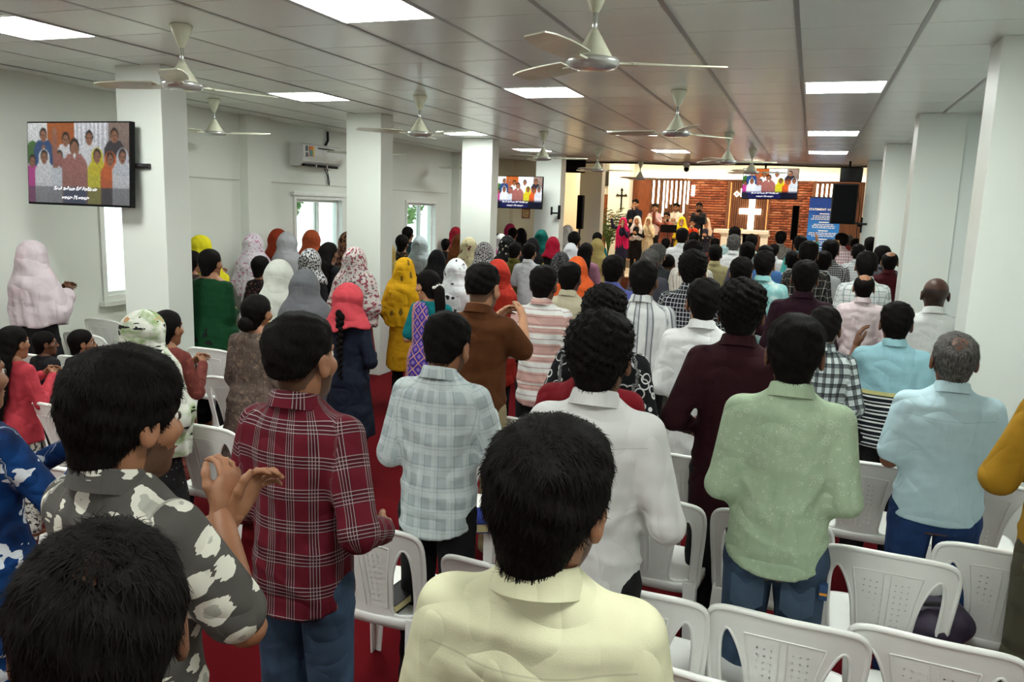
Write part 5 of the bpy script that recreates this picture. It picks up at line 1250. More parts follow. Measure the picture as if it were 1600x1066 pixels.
n8 = person('older man with thinning grey hair in light blue shirt', 1497, 514, 72, plain((190, 218, 226), seam=True), 'thin', skin=1, legs='blue', depth=2.85, near=1, res=0.0095, legres=0.016, hair=M_hair_grey, strands=1800, seed=9.0, sleeve='short', hem=0.84, tail=0.01, wide=1.08, girth=1.08, poseR='front', poseL='front')
n9 = person('person in mustard shirt with bent elbow and grey trousers at the aisle edge', 1738, 478, 100, plain((164, 122, 30)), 'short', skin=1, legs='olive', depth=2.25, near=1, seed=10.0, hem=0.80, poseL=((0.31, -0.04, 1.12), (0.12, 0.22, 1.16)), tail=0.01)
n10 = person('man in plain brown collared shirt with raised clapping hands', 756, 409, 54, plain((88, 50, 24)), 'fade', skin=2, legs='khaki', depth=3.85, near=1, strands=1200, seed=11.0, sleeve='short', wide=1.04, pitch=-0.12, yaw=-0.1, hem=0.70, poseR=((0.29, 0.10, 1.20), (0.13, 0.33, 1.36)), poseL=((0.27, 0.1, 1.15), (0.05, 0.33, 1.34)))
person('man in broad pink and white striped shirt', 851, 414, 43, plaid((208, 168, 160), [('v', 0.20, 0.07, 0.03, (226, 226, 222), 1), ('v', 0.05, 0.006, 0.0, (160, 120, 120), 0.8), ('v', 0.20, 0.012, 0.12, (236, 232, 226), 1)]), 'short', skin=1, legs='black', depth=4.65, near=1, seed=12.0, wide=1.08, sleeve='long', hem=0.72)
person('person in plain red top between the white shirt and black print', 930, 490, 85, plain((120, 18, 28)), 'short', skin=1, legs='black', depth=2.62, near=1, seed=13.0, wide=1.05, collar=False, poseR='front')
person('man in black shirt printed with white rings', 948, 446, 68, rings, 'curly', skin=1, legs='black', depth=3.1, near=1, seed=14.0, wide=1.06, poseL='hip', poseR='hip')
person('man in white shirt with bold grey vertical stripes below the yoke', 1008, 406, 45, plaid((222, 224, 222), [('u', 0.12, 0.05, 0.005, (196, 198, 200), 1), ('u', 0.12, 0.012, 0.0, (120, 124, 130), 1), ('u', 0.12, 0.012, -0.042, (120, 124, 130), 1)]), 'short', skin=1, legs='black', depth=4.55, near=1, seed=15.0, wide=1.08)
person('man in plain white long shirt beside the dark maroon shirt', 1102, 434, 54, plain((228, 229, 228), seam=True), 'short', skin=0, legs='white', depth=3.75, near=1, seed=16.0, wide=1.05, hem=0.66, yaw=0.2)
n15 = person('man in dark maroon collared shirt with curly hair', 1163, 437, 69, plain((50, 18, 26)), 'curly', skin=1, legs='black', depth=3.0, near=1, seed=17.0, wide=1.02, hem=0.68, poseL='hip', strands=1500)
person('youth in black and white tartan shirt behind the green shirted man', 1292, 476, 46, plaid((200, 210, 210), [('u', 0.06, 0.026, 0, (40, 44, 48), 0.75), ('v', 0.06, 0.026, 0, (40, 44, 48), 0.75), ('u', 0.06, 0.003, 0.04, (30, 34, 40), 0.8), ('v', 0.06, 0.003, 0.04, (30, 34, 40), 0.8)]), 'short', skin=1, legs='black', depth=3.85, near=1, seed=18.0, wide=0.95, pitch=-0.3)
n19 = person('man in teal polo with black and white stripes, one hand raised', 1404, 471, 56, plaid((148, 190, 198), [('v', 4.0, 1.155, 0, (30, 34, 40), 1), ('v', 0.052, 0.024, 0.006, (222, 224, 222), 0.0)]), 'short', skin=1, legs='black', depth=3.9, near=1, seed=19.0, wide=1.1, girth=1.1, sleeve='short', hem=0.80, tail=0.0, poseL=((0.30, 0.12, 1.16), (0.19, 0.30, 1.36)), handL=((0.1, 0.2, 1), (1, 0.2, 0)), strands=2000)
person('balding man in pale pink shirt', 1352, 426, 36, plain((222, 204, 206)), 'bald', skin=0, legs='black', depth=5.9, near=1, seed=20.0, wide=1.04, sleeve='long')
person('man in plain deep purple shirt with cropped hair', 1260, 406, 41, plain((46, 22, 34)), 'short', skin=1, legs='black', depth=5.0, near=1, seed=21.0, wide=1.06)
person('bald bespectacled man in white shirt beside the right pillar', 1465, 430, 43, plain((232, 234, 232)), None, skin=3, legs='white', depth=4.85, near=1, seed=22.0, wide=1.0)
# stripes of the polo are knitted bands: replace its cloth by one with alternating bands
k, pc, u, v = cloth_base('polo_knit'); f = k.math('FRACT', k.math('DIVIDE', v, 0.052))
band = k.ramp(f, [(0.0, srgb(26, 30, 36)), (0.42, srgb(222, 224, 222)), (0.62, srgb(26, 30, 36)), (0.86, srgb(222, 224, 222))], 'CONSTANT')
col = k.mix(k.math('GREATER_THAN', v, 1.15), band, srgb(144, 186, 196)); col = k.mix(k.math('LESS_THAN', k.math('ABSOLUTE', k.math('SUBTRACT', v, 1.145)), 0.012), col, srgb(196, 190, 130))
m_ = cloth_fin(k, pc, col)
for ch in n19[0].children:
    if ch.name.startswith('shirt'): slot(ch, [m_])
# ---- women and girls in the rear left block
leaf = print_cloth((222, 224, 212), [('soft', 9, 0.52, (150, 172, 120), (0.6, 1.3, 1)), ('noise', 13, 0.61, (26, 28, 28), (0.5, 1.7, 1)), ('noise', 8, 0.66, (206, 160, 116), (0.8, 1.3, 1))])
shawl_brown = print_cloth((104, 90, 82), [('noise', 22, 0.58, (134, 112, 96)), ('cell', 14, 0.03, (84, 70, 66)), ('dot', 34, 0.12, (160, 138, 116))])
pinkwhite = print_cloth((218, 204, 210), [('soft', 3, 0.6, (226, 196, 206))])
person('woman in pale pink white shawl by the left wall', 52, 374, 44, plain((30, 28, 32)), None, True, skin=1, scarfmat=pinkwhite, scarf=('shawl', 0.98), depth=5.6, near=1, seed=1.3, dress=True, poseR='clap', poseL='clap')
person('woman in white scarf with green leaves and black strokes', 226, 480, 74, print_cloth((30, 28, 30), [('dot', 30, 0.1, (180, 180, 170))]), None, True, skin=0, scarfmat=leaf, scarf=('shawl', 0.86), depth=3.45, near=1, seed=2.3, dress=True)
person('woman with tied dark hair in maroon shawl over orange blouse, clapping', 262, 482, 50, print_cloth((116, 58, 52), [('noise', 30, 0.6, (140, 78, 66))]), 'cap', True, skin=0, depth=4.0, near=1, seed=3.3, dress=True, poseR='clap', poseL='clap', sleeve='long')
n_bun = person('woman with low hair bun and gold earring in embroidered brown shawl', 402, 457, 54, shawl_brown, 'cap', True, skin=0, depth=4.15, near=1, seed=4.3, dress=True, wide=1.25, girth=1.15, poseR='front')
n_coral = person('girl in coral head scarf with a black braid and navy dress', 546, 439, 52, plain((24, 30, 46)), None, True, skin=2, scarfmat=plain((206, 74, 84)), scarf=('short', 1.34), depth=4.75, near=1, seed=5.3, dress=True)
n_saree = person('woman turned aside in teal blouse and purple diamond saree', 668, 419, 42, plain((16, 118, 122)), 'cap', True, skin=2, depth=5.3, near=1, seed=6.3, dress=True, yaw=1.15, pitch=-0.12, sleeve='short')
person('woman draped in bright mustard yellow scarf with leaf motifs', 634, 401, 36, plain((196, 146, 20)), None, True, skin=1, scarfmat=print_cloth((206, 156, 18), [('patch', 7, 0.2, (120, 92, 30), (1.3, 0.7, 1))]), scarf=('shawl', 0.92), depth=6.9, near=1, seed=7.3, dress=True)
person('girl with long loose hair and coral top in patterned leggings', 20, 507, 58, plain((196, 66, 78)), 'long', True, skin=0, legs=print_cloth((220, 218, 210), [('noise', 40, 0.55, (60, 60, 60))]), depth=3.95, near=1, seed=8.3, poseR='clap', poseL='clap')
person('child with hair clip in profile beside a white chair', 70, 516, 46, plain((36, 34, 38)), 'cap', True, skin=1, depth=4.75, near=1, seed=9.3, yaw=-0.55, dress=True)
person('child with black tied hair in profile, ear showing, dark top', 128, 513, 48, plain((30, 30, 34)), 'cap', True, skin=0, depth=4.6, near=1, seed=10.3, yaw=-0.6, dress=True)
person('small curly haired child standing between the chairs', 104, 580, 46, plain((60, 62, 70)), 'curly', False, skin=1, depth=4.15, near=1, seed=11.3)
n_tie = person('person in blue and white tie-dye clothes with joined hands', -52, 520, 110, print_cloth((18, 62, 120), [('soft', 4, 0.52, (12, 30, 66)), ('noise', 7, 0.58, (222, 228, 234), (0.8, 1.2, 1))]), 'cap', True, skin=0, depth=2.1, near=1, seed=12.3, dress=True, poseR=((0.30, 0.10, 1.12), (0.13, 0.36, 1.26)), handR=((0.3, 0.6, 0.7), (-1, 0.2, 0)), poseL=((0.2, 0.12, 1.1), (-0.05, 0.36, 1.25)))
# ---- shared body types for the rows further forward
def mat_of(c): return plain(c) if isinstance(c, tuple) else c
MP = [dict(poseL='front', poseR='front', seed=31.0), dict(poseL='clap', poseR='clap', seed=32.0, sleeve='short'), dict(poseL='fold', poseR='fold', seed=33.0, wide=1.07, girth=1.06), dict(poseL='pray', poseR='pray', seed=34.0, sleeve='short', pitch=-0.15)]
MEN = [('man in cream beige shirt with cropped black hair', 892, 409, 38, (208, 200, 172), 'short', 0, 5.5), ('man in periwinkle blue shirt', 960, 398, 36, (96, 104, 176), 'short', 2, 5.8),
 ('man in black and white window check shirt with wavy hair', 1085, 391, 42, plaid((34, 36, 44), [('u', 0.03, 0.004, 0, (214, 216, 218), 1), ('v', 0.03, 0.004, 0, (214, 216, 218), 1)]), 'curly', 2, 5.1),
 ('man with grey hair in dark jacket', 1017, 389, 30, (70, 70, 78), 'short', 0, 7.2), ('man with black hair in charcoal shirt near the grey haired man', 1028, 381, 26, (60, 62, 66), 'medium', 1, 8.0), ('boy in navy shirt with ear showing', 1045, 395, 20, (34, 42, 74), 'buzz', 0, 8.0),
 ('tall man in bright white shirt facing the music stand', 1067, 356, 20, (238, 240, 240), 'short', 2, 11.0), ('man with cap of dark hair beside the tripod', 1085, 362, 15, (40, 42, 50), 'short', 0, 12.5), ('man in white shirt with thin beige stripes', 1084, 376, 27, plaid((232, 230, 222), [('u', 0.036, 0.01, 0, (190, 168, 140), 0.9)]), 'curly', 2, 7.6),
 ('man in khaki shirt with dark collar', 1119, 382, 22, (176, 166, 120), 'short', 0, 9.3), ('man with greying hair in white shirt below the altar table', 1148, 366, 22, (228, 230, 230), 'short', 2, 10.0), ('man in pale aqua shirt in front of the altar table', 1149, 354, 19, (176, 206, 204), 'short', 0, 12.0),
 ('man in mint shirt before the altar posts', 1175, 366, 19, (170, 200, 190), 'medium', 1, 11.5), ('man with dark hair in slate shirt under the altar table', 1169, 378, 24, (88, 84, 96), 'short', 0, 8.6), ('man in very dark plum shirt with thick hair', 1160, 402, 34, (50, 26, 34), 'medium', 0, 6.1),
 ('man in aqua and white tie-dye shirt', 1196, 391, 33, print_cloth((150, 206, 206), [('soft', 8, 0.55, (222, 236, 230)), ('soft', 11, 0.62, (86, 160, 166))]), 'short', 2, 6.4), ('man in blue shirt with cream shoulders', 1197, 383, 25, plaid((80, 128, 190), [('v', 6.0, 1.6, -4.85 + 0.0, (80, 128, 190), 1)]), 'short', 0, 8.2),
 ('small boy in pale grey shirt', 1240, 392, 20, (206, 208, 208), 'short', 0, 8.6), ('man in teal shirt with one palm lifted', 1252, 368, 20, (80, 176, 172), 'short', 9, 10.6), ('man in grey floral shirt near the column loudspeaker', 1221, 361, 16, print_cloth((132, 128, 122), [('noise', 26, 0.55, (96, 90, 84))]), 'medium', 0, 13.2),
 ('man with dark hair in white shirt behind the grey floral shirt', 1210, 381, 16, (226, 228, 228), 'short', 1, 12.0), ('man in black tartan shirt with pale lines', 1265, 376, 29, plaid((30, 30, 32), [('u', 0.075, 0.006, 0, (190, 186, 176), 0.7), ('v', 0.075, 0.006, 0, (190, 186, 176), 0.7), ('u', 0.075, 0.02, 0.03, (70, 66, 60), 0.6)]), 'short', 2, 7.3),
 ('man in small black and white gingham shirt', 1299, 374, 25, plaid((228, 228, 228), [('u', 0.024, 0.012, 0, (30, 32, 40), 0.8), ('v', 0.024, 0.012, 0, (30, 32, 40), 0.8)]), 'short', 2, 8.4), ('man in light grey shirt with glossy black hair', 1288, 392, 25, (196, 198, 200), 'short', 0, 8.0),
 ('young man glancing aside in pink and white plaid shirt', 1314, 364, 16, plaid((232, 222, 222), [('u', 0.05, 0.016, 0, (170, 90, 100), 0.6), ('v', 0.05, 0.016, 0, (170, 90, 100), 0.6)]), 'short', 8, 12.5), ('older grey haired man near the white doorway', 1327, 367, 11.5, (150, 60, 60), 'short', 0, 15.0),
 ('man with dark hair in white shirt under the hanging loudspeaker', 1337, 372, 14, (230, 232, 232), 'short', 1, 13.5), ('man in white grid shirt with maroon sleeve behind him', 1342, 381, 19, plaid((226, 228, 228), [('u', 0.04, 0.006, 0, (120, 130, 140), 0.7), ('v', 0.04, 0.006, 0, (120, 130, 140), 0.7)]), 'short', 0, 10.2),
 ('tall man with dark hair against the right pillars', 1362, 370, 18, (50, 48, 54), 'short', 0, 11.0), ('man with full dark hair in grey shirt beside the maroon shirt', 1380, 384, 20, (90, 92, 100), 'medium', 1, 8.9), ('balding man in maroon shirt beside the pillar', 1392, 391, 25, (74, 20, 28), 'bald', 0, 8.1),
 ('man in white shirt with pale green grid checks', 1356, 392, 33, plaid((228, 232, 230), [('u', 0.05, 0.008, 0, (130, 150, 150), 0.7), ('v', 0.05, 0.008, 0, (130, 150, 150), 0.7)]), 'short', 2, 6.5),
 ('person with short dark hair in dark olive top', 805, 379, 22, (96, 92, 40), 'short', 0, 9.4), ('person with short dark hair draped in white grey shawl', 828, 379, 23, print_cloth((214, 216, 220), [('soft', 5, 0.6, (190, 194, 200))]), 'short', 1, 9.2),
 ('dark haired man in brick shirt behind the white doorway row', 1118, 372, 15, (120, 60, 50), 'short', 0, 13.2), ('dark haired man in pale shirt before the palm side stage', 1041, 372, 14, (190, 190, 186), 'short', 2, 13.6)]
for lab, x, y, w, col, st, pose, dep in MEN:
    kw = dict(MP[pose % 4]); gh = M_hair_grey if 'grey' in lab and ('hair' in lab.split('grey')[1][:8] or 'greying' in lab) else None
    if pose == 9: kw = dict(poseL='front', poseR=((0.26, 0.12, 1.32), (0.22, 0.18, 1.60)), seed=35.0)
    if pose == 8: kw = dict(MP[0], yaw=1.1, seed=36.0)
    person(lab, x, y, w, mat_of(col), st, skin=random.choice([0, 1, 1, 2]), legs=random.choice(['black', 'navy', 'grey', 'jeans']), depth=dep, hair=gh, group='congregation in the forward rows', **kw)
FP = [dict(seed=41.0, dress=True), dict(seed=42.0, dress=True, poseR='clap', poseL='clap')]
def W(lab, x, y, w, dep, top, sc=None, kind='short', style=None, pose=0, skin=0, **kw):
    hem_ = {'short': 1.14, 'shawl': 0.90, 'neck': 1.32}[kind]; d = dict(FP[pose]); d.update(kw)
    return person(lab, x, y, w, mat_of(top), style if style else (None if sc is not None else 'cap'), True, skin=skin, scarfmat=mat_of(sc) if sc is not None else None, scarf=((('shawl' if kind == 'shawl' else 'short'), hem_) if sc is not None else None), depth=dep, group='women and girls in the forward rows', **d)
dotw = print_cloth((40, 40, 44), [('noise', 48, 0.5, (196, 196, 196))]); leop = print_cloth((206, 204, 204), [('noise', 55, 0.5, (40, 40, 44))])
rose = print_cloth((214, 204, 200), [('noise', 26, 0.55, (150, 70, 84)), ('noise', 34, 0.6, (96, 90, 96))])
W('woman in bright yellow scarf and tunic by the first pillar', 315, 366, 32, 7.4, (214, 200, 30), (216, 204, 34), 'shawl', pose=1)
W('girl with black hair wrapped in glossy dark green shawl', 329, 387, 29, 5.95, (14, 62, 34), None, 'shawl', 'cap', wide=1.3, girth=1.2)
W('dark haired girl peeping past the first pillar', 301, 390, 25, 7.3, (60, 44, 40))
W('woman in white scarf with pink flowers, hair uncovered on top', 397, 362, 26, 8.4, (230, 224, 230), print_cloth((226, 218, 228), [('noise', 26, 0.58, (200, 130, 160))]), 'shawl')
W('child in black floral dress with mustard skirt', 408, 398, 30, 7.0, print_cloth((36, 30, 34), [('noise', 36, 0.62, (190, 120, 110))]))
W('woman in rust red scarf with long dark hair below it', 436, 355, 22, 10.4, (40, 30, 32), (142, 50, 26), 'neck')
W('woman in sheer grey scarf and white top', 450, 360, 29, 8.8, (226, 226, 228), (176, 178, 182), 'short')
W('woman in long sheer white scarf over mint green tunic', 438, 402, 44, 5.7, (160, 196, 166), (222, 226, 216), 'short')
W('woman in plain slate grey shawl bending forward', 478, 417, 42, 5.6, (110, 112, 116), (112, 114, 118), 'shawl')
W('woman in black and white speckled scarf and black dress', 486, 386, 34, 7.3, (26, 26, 30), dotw, 'neck')
W('woman in orange rust scarf before the side window', 488, 357, 27, 9.6, (60, 50, 60), (186, 88, 52), 'short')
W('girl with black hair and white clip in black dress', 515, 377, 27, 7.8, (22, 22, 26), None, style='long')
W('person in black and gold print half hidden by the second pillar', 544, 360, 22, 9.8, print_cloth((50, 40, 30), [('noise', 20, 0.5, (200, 160, 60))]), print_cloth((150, 110, 80), [('noise', 20, 0.5, (60, 40, 40))]))
W('woman in white and maroon speckled scarf', 556, 383, 36, 6.9, (140, 44, 44), rose, 'shawl')
W('woman in plain tan scarf by the second pillar', 605, 376, 31, 8.4, (206, 176, 90), (196, 170, 100), 'short')
W('girl with dark hair before the second window', 638, 353, 18, 12.0, (40, 60, 62))
W('girl with frizzy dark hair in black gold top', 629, 366, 21, 10.4, print_cloth((40, 34, 30), [('noise', 30, 0.6, (150, 120, 70))]), None, style='bob')
W('woman in pale grey blue scarf tied with a black band', 657, 367, 25, 10.2, print_cloth((40, 38, 30), [('noise', 20, 0.55, (190, 160, 50))]), (186, 198, 202), 'short')
W('woman in long plain black veil', 684, 388, 28, 8.8, (20, 20, 22), (20, 20, 22), 'shawl')
W('woman in white scarf with blue edge, black spots and red border', 715, 401, 37, 6.7, (150, 20, 50), print_cloth((226, 230, 232), [('noise', 12, 0.62, (40, 40, 46)), ('soft', 3, 0.66, (110, 196, 220))]), 'short')
W('woman in crimson scarf beside the third pillar', 713, 353, 16.5, 14.0, (90, 30, 40), (150, 28, 42), 'short')
W('girl with smooth black hair near the third pillar', 697, 372, 15, 12.5, (36, 34, 40))
W('woman in brown scarf with gold dots', 718, 364, 21, 11.8, (96, 52, 26), print_cloth((104, 58, 26), [('dot', 30, 0.12, (190, 150, 80))]), 'short')
W('woman in cream scarf with large brown flowers', 734, 369, 27, 9.8, (200, 190, 150), print_cloth((210, 200, 160), [('noise', 9, 0.62, (120, 70, 70)), ('noise', 12, 0.66, (110, 110, 60))]), 'short')
W('woman in white scarf with fine black leopard spots', 758, 376, 29, 8.7, (90, 90, 96), leop, 'short')
W('woman in orchid pink scarf', 764, 362, 21, 12.2, (170, 70, 130), (188, 76, 144), 'short')
W('dark haired woman just past the orchid pink scarf', 778, 364, 13, 14.5, (60, 56, 60))
W('woman in plain white scarf behind the black floral hair band', 784, 364, 17, 13.0, (230, 230, 230), (230, 230, 228), 'short')
W('woman in deep pink scarf slipping off black hair', 798, 348, 14, 16.5, (160, 40, 80), (190, 50, 96), 'neck', style='cap')
W('girl with black hair below the far television', 802, 355, 13, 15.5, (50, 46, 50))
W('woman in black scarf below the far television', 815, 355, 13.5, 15.0, (34, 32, 36), (30, 28, 32), 'short')
W('woman in black scarf with cream floral band', 794, 366, 25, 10.0, (30, 30, 32), print_cloth((24, 24, 26), [('noise', 14, 0.62, (220, 216, 200))]), 'short')
W('woman in rust red scarf with gold border behind the brown shirt', 780, 402, 38, 6.4, (150, 36, 28), print_cloth((168, 44, 30), [('noise', 10, 0.7, (220, 150, 60))]), 'short')
W('woman in plain black scarf with chartreuse top', 833, 370, 21, 11.2, (170, 170, 40), (26, 24, 28), 'short')
W('woman in dark teal green scarf', 847, 357, 21, 12.6, (20, 90, 84), (18, 100, 92), 'short')
W('woman in magenta scarf partly behind the crimson one', 849, 376, 14, 13.0, (180, 40, 110), (186, 40, 112), 'short')
W('woman in bright crimson red scarf and black dress', 865, 368, 22, 11.6, (26, 24, 28), (176, 24, 54), 'neck')
W('woman in white scarf with a broad brown stripe near the column loudspeaker', 888, 350, 16, 14.2, (214, 210, 206), print_cloth((222, 220, 216), [('soft', 5, 0.58, (140, 90, 60), (2, 0.3, 1))]), 'short')
W('woman with black hair and flowered dress below the column loudspeaker', 898, 361, 20, 11.5, print_cloth((120, 70, 80), [('noise', 26, 0.55, (220, 210, 210))]), None, style='bob')
W('woman in plain pale grey white scarf', 893, 378, 24, 10.6, (222, 224, 228), (218, 220, 224), 'short')
W('woman in black scarf with tiny white dots', 878, 391, 29, 8.3, (60, 58, 62), print_cloth((44, 44, 48), [('dot', 60, 0.3, (170, 170, 172))]), 'short')
W('woman with long black hair and silver clip in lilac tunic', 917, 378, 24, 9.4, (156, 106, 126), None, style='long')
W('woman in olive tan scarf with folded edge', 934, 371, 23, 11.2, (186, 170, 110), (170, 152, 94), 'short')
W('dark haired woman in teal behind the olive tan scarf', 934, 362, 17, 13.2, (20, 96, 96))
W('woman in bright orange scarf mostly hidden behind the cream beige shirt', 903, 398, 27, 7.4, (200, 84, 40), (222, 96, 44), 'shawl')
# ---- singers on the stage, facing the hall
ZR = ZS + 0.24
def singer(lab, x, y, top, fem=False, sc=None, style=None, z=ZS, dep=21.4, h=None, legs='black', beard=False, skin=0, heading=PI, hem_s=1.10, **kw):
    kw.setdefault('seed', 51.0)
    if fem: kw.setdefault('dress', True)
    return person(lab, x, y, 11, mat_of(top), style or ('cap' if fem else 'short'), fem, skin=skin, legs=legs, depth=dep, scarfmat=mat_of(sc) if sc is not None else None, scarf=(('short', hem_s) if sc is not None else None), heading=heading, zbase=z, beard=beard, group='singers on the stage', **kw)
mic_pose = dict(poseR='mic', curl=0.8)
SG = []
SG.append(singer('singer in magenta shawl with one arm raised, holding a microphone', 974, 339, (34, 32, 60), True, (204, 28, 96), dep=21.4, hem_s=0.72, poseL='mic', poseR=((0.32, 0.10, 1.40), (0.34, 0.14, 1.64)), curl=0.6, skin=2))
SG.append(singer('tall singer in navy shirt holding a microphone beside the palm', 993, 311, (24, 28, 46), False, z=ZR, dep=22.8, poseL='mic', curl=0.8, skin=2))
SG.append(singer('singer in white scarf with striped ends and black skirt, palms open', 996, 337, (24, 22, 26), True, (232, 230, 232), dep=21.4, hem_s=0.98, poseL='fold', poseR='fold', skin=2))
SG.append(singer('singer in pale pink shirt under the light bars', 1024, 318, (214, 190, 198), False, z=ZR, dep=22.8, poseL='pray', poseR='pray'))
SG.append(singer('singer in cream scarf between the white scarf and the lead singer', 1014, 338, (206, 190, 160), True, (226, 212, 186), dep=21.4, poseL='mic', curl=0.8))
lead = singer('lead singer in rust checked shirt with one arm lifted high', 1042, 331, plaid((138, 66, 52), [('u', 0.03, 0.004, 0, (190, 140, 120), 0.8), ('v', 0.03, 0.004, 0, (190, 140, 120), 0.8)]), False, dep=20.9, poseL='mic', poseR=((0.34, 0.14, 1.42), (0.30, 0.22, 1.68)), curl=0.6, beard=True, skin=0, wide=1.1); SG.append(lead)
SG.append(singer('singer with glasses in white shirt, arms folded', 1057, 317, (232, 228, 220), False, z=ZR, dep=22.8, poseL='fold', poseR='fold'))
SG.append(singer('singer in bright yellow scarf holding a microphone', 1066, 338, (214, 190, 40), True, (226, 206, 30), dep=21.4, poseL='mic', curl=0.8, skin=2))
SG.append(singer('singer in orange red top with white hair flowers', 1082, 342, (204, 66, 40), True, dep=21.4, poseL='mic', curl=0.8, skin=0))
SG.append(singer('bearded singer in black shirt before the brick panel', 1093, 316, (30, 30, 38), False, z=ZR, dep=22.8, beard=True, poseL='pray', poseR='pray', skin=1))
SG.append(singer('singer in pale peach scarf behind the video camera', 1104, 340, (40, 40, 56), True, (222, 194, 172), dep=21.4, poseL='fold', poseR='fold', skin=2))
M_mic = simple('microphone_black', (22, 22, 24), 0.4); M_micm = simple('microphone_mesh', (150, 152, 156), 0.35, 0.6)
for e, B, s in SG:
    if e['label'].find('microphone') < 0 and 'lead' not in e['label'] and 'cream scarf' not in e['label'] and 'orange' not in e['label']: continue
    wr, Fd = B.wristL; p = wr + Fd * 0.07; hd = B.head[:3, 3] + np.array([0, 0.11, -0.065]); d = hd - p; L = np.linalg.norm(d); d = d / L
    M_ = Matrix.Translation(e.location) @ Matrix.Rotation(e.rotation_euler[2], 4, 'Z') @ Matrix.Diagonal((s, s, s, 1))
    who = e['label'].replace('holding a microphone', '').replace(', ', ' ').split(' with ')[0].split(' between ')[0].split(' beside ')[0]
    t = thing('microphone', 'handheld black microphone of the %s' % who.strip(), 'microphone', tuple(M_ @ Vector(p)), e.rotation_euler[2], 'handheld microphones'); t.scale = (s, s, s)
    g = Geo(); g.tube([tuple(-d * 0.09), tuple(d * (L - 0.075))], [0.011, 0.016], 10); g.obj('handle', M_mic, t)
    c = d * (L - 0.05); g = Geo(); g.lathe([(0.001, -0.027), (0.018, -0.02), (0.027, 0), (0.018, 0.02), (0.001, 0.027)], 12, tuple(c)); g.obj('mesh_head', M_micm, t)
print('LOG'); [print(l) for l in LOG if l[2] < 1.25 or l[2] > 1.8]
# ------------------------------------------------------------------ small details of people
M_gold = simple('gold_jewellery', (205, 160, 70), 0.3, 0.9); M_clip = simple('white_hair_clip', (232, 230, 226), 0.4)
def on_head(name, geo, mat, P):
    o = geo.obj(name, mat, P[0]); o.matrix_local = Matrix(P[1].head.tolist()); return o
def blob(c, r, n=10):
    g = Geo(); st = [(math.sin(a) * r, -math.cos(a) * r) for a in np.linspace(0.02, PI - 0.02, 7)]
    return g.lathe(st, n, c)
# braid of the girl in the coral scarf, neck skin below the scarf edge
g = Geo()
for i in range(22):
    t = i / 21; z = 1.47 - 0.50 * t; r = 0.030 * (1 - 0.55 * t); x = (0.012 if i % 2 else -0.012) * (1 - 0.4 * t) + 0.015
    st = [(math.sin(a) * r, -math.cos(a) * r * 1.15) for a in np.linspace(0.02, PI - 0.02, 6)]; g.lathe(st, 9, (x, -0.150 - 0.012 * math.sin(PI * t), z))
g.obj('braid', M_hair, n_coral[0])
# bun and earring
V, Q = surfnet(lambda P: ell(P, (0, -0.118, -0.055), (0.050, 0.040, 0.048)) + wob(P, 120, 0.002, 3), (-0.07, -0.18, -0.12), (0.07, -0.06, 0.01), 0.006)
o = put('hair_bun', raw_mesh('hair_bun', V, Q.ravel(), np.full(len(Q), 4), True, [M_hair]), n_bun[0]); o.matrix_local = Matrix(n_bun[1].head.tolist())
for P in (n_bun, n_saree):
    for sx_ in (-1, 1):
        g = blob((sx_ * 0.084, -0.004, -0.046), 0.0075); on_head('earring', g, M_gold, P)
# ponytail with white flowers, and the draped saree end
g = Geo(); g.tube([(0, -0.10, 0.0), (0, -0.135, -0.04), (0, -0.14, -0.14), (0.005, -0.12, -0.26), (0.0, -0.11, -0.36)], [0.04, 0.046, 0.042, 0.032, 0.012], 14); on_head('ponytail', g, M_hair, n_saree)
g = Geo()
for i in range(7):
    a = -1.2 + 0.4 * i; st = [(math.sin(q) * 0.012, -math.cos(q) * 0.012) for q in np.linspace(0.02, PI - 0.02, 5)]; g.lathe(st, 7, (0.048 * math.sin(a), -0.122 - 0.02 * math.cos(a), -0.005 + 0.008 * math.cos(3 * a)))
on_head('hair_flowers', g, M_clip, n_saree)
k, pc, u, v = cloth_base('saree_silk'); a_ = k.math('ADD', u, v); b_ = k.math('SUBTRACT', u, v)
da = k.math('ABSOLUTE', k.math('SUBTRACT', k.math('FRACT', k.math('DIVIDE', a_, 0.11)), 0.5)); db = k.math('ABSOLUTE', k.math('SUBTRACT', k.math('FRACT', k.math('DIVIDE', k.math('ADD', b_, 7.0), 0.11)), 0.5))
col = k.mix(k.math('GREATER_THAN', k.math('MAXIMUM', da, db), 0.43), srgb(64, 50, 150), srgb(190, 140, 130)); col = k.mix(k.math('LESS_THAN', k.math('MAXIMUM', da, db), 0.2), col, srgb(140, 110, 160))
col = k.mix(k.math('LESS_THAN', u, -0.14), col, srgb(176, 128, 132)); M_saree = cloth_fin(k, pc, col, 0.5)
Sw = [(a, b * 0.93, c * 0.98, d) for a, b, c, d in S_WOM]
def f_saree(P):
    d = np.abs(prof(P, [(a, b + 0.012, c + 0.012, e) for a, b, c, e in Sw], 2.25) + folds(P, 2.0, 0.004)) - 0.007
    d = smax(d, P[:, 0] - (0.02 + 0.16 * (1.40 - P[:, 2])), 0.01); return np.maximum(np.maximum(d, 0.75 - P[:, 2]), np.where(P[:, 0] < -0.01, P[:, 2] - 1.425, P[:, 2] - 1.40))
V, Q = surfnet(f_saree, (-0.28, -0.24, 0.72), (0.28, 0.24, 1.45), 0.010)
put('saree_drape', raw_mesh('saree_drape', V, Q.ravel(), np.full(len(Q), 4), True, [M_saree], None, {'pc': ('FLOAT_VECTOR', np.stack([np.arctan2(V[:, 0], -V[:, 1]) * 0.17, V[:, 2], 0 * V[:, 2]], 1))}), n_saree[0])
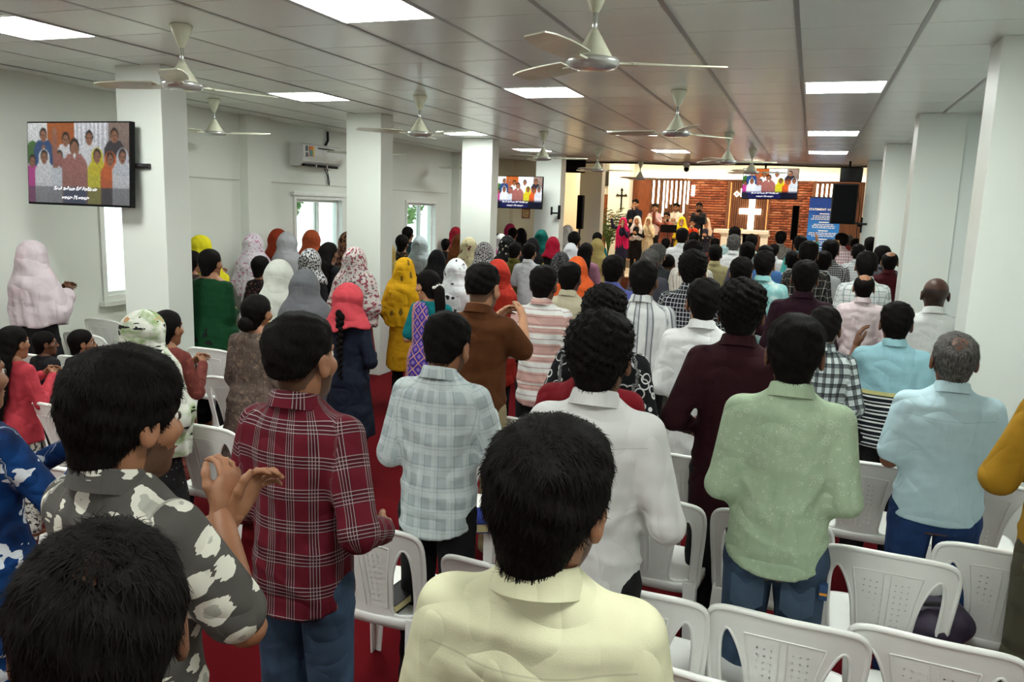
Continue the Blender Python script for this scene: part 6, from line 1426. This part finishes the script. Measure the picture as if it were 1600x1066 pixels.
# back pockets and a small badge on the faded jeans
M_stitch = denim((70, 88, 108))
for sx_ in (-1, 1):
    g = Geo(); pts = [(-0.055, 0.79), (0.055, 0.79), (0.055, 0.69), (0.0, 0.655), (-0.055, 0.69)]
    g.poly_prism([(sx_ * 0.082 + a, -0.094 + 0.9 * a * a * 4, b) for a, b in pts], (0, 0.012, 0)); g.obj('back_pocket', M_stitch, n7[0])
g = Geo(); g.box((0.148, -0.075, 0.745), (0.176, -0.045, 0.80), 0.004); b = g.obj('badge', simple('badge_blue', (40, 70, 110), 0.7), n7[0])
g = Geo(); g.box((0.150, -0.079, 0.765), (0.174, -0.074, 0.773)); g.obj('badge_stripe', simple('badge_orange', (226, 150, 50), 0.7), b)
# ------------------------------------------------------------------ things left on the chairs
def book(label, px, py, col, rot, size=(0.14, 0.20, 0.035)):
    p = at_z(px, py, 0.46); t = thing('book', label, 'book', (p[0], p[1], 0.443), rot); w, l, h = size
    m = simple('book_cover_%d' % int(px), col, 0.5)
    g = Geo(); g.box((-w / 2, -l / 2, 0), (w / 2, l / 2, 0.004)); g.box((-w / 2, -l / 2, h - 0.004), (w / 2, l / 2, h)); g.box((-w / 2 - 0.003, -l / 2, 0.0), (-w / 2 + 0.002, l / 2, h)); g.obj('book_cover', m, t)
    Geo().box((-w / 2 + 0.002, -l / 2 + 0.004, 0.004), (w / 2 - 0.005, l / 2 - 0.004, h - 0.004)).obj('page_block', simple('book_pages', (226, 212, 160), 0.8), t); return t
book('thick blue hardback book with yellowed pages on a chair', 760, 815, (16, 42, 120), 0.5, (0.15, 0.21, 0.05))
t = book('black book with a red ribbon lying on a chair', 628, 930, (16, 16, 18), -0.1, (0.10, 0.24, 0.04))
Geo().box((-0.12, -0.02, 0.012), (-0.05, -0.005, 0.015)).obj('ribbon', simple('red_ribbon', (190, 60, 50), 0.6), t)
p = at_z(1442, 975, 0.50)
t = thing('bag', 'soft dark purple bag on a white chair', 'bag', (p[0], p[1], 0.441), 0.2)
V, Q = surfnet(lambda P: smin(ell(P, (0, 0, 0.07), (0.17, 0.12, 0.085)), ell(P, (0.08, 0.02, 0.09), (0.09, 0.1, 0.07)), 0.03) + wob(P, 38, 0.006, 2) + 0.004 * np.sin(60 * P[:, 0] + 30 * P[:, 2]), (-0.22, -0.18, -0.04), (0.22, 0.18, 0.2), 0.011)
V[:, 2] = np.maximum(V[:, 2], 0.0)
put('bag_body', raw_mesh('bag_body', V, Q.ravel(), np.full(len(Q), 4), True, [simple('bag_purple_nylon', (44, 34, 54), 0.55, bump=0.3, bscale=40)]), t)
Geo().tube([(-0.08, -0.05, 0.13), (-0.05, -0.06, 0.17), (0.03, -0.06, 0.175), (0.07, -0.05, 0.14)], 0.011, 8).obj('strap', simple('bag_strap_black', (20, 18, 24), 0.7), t)
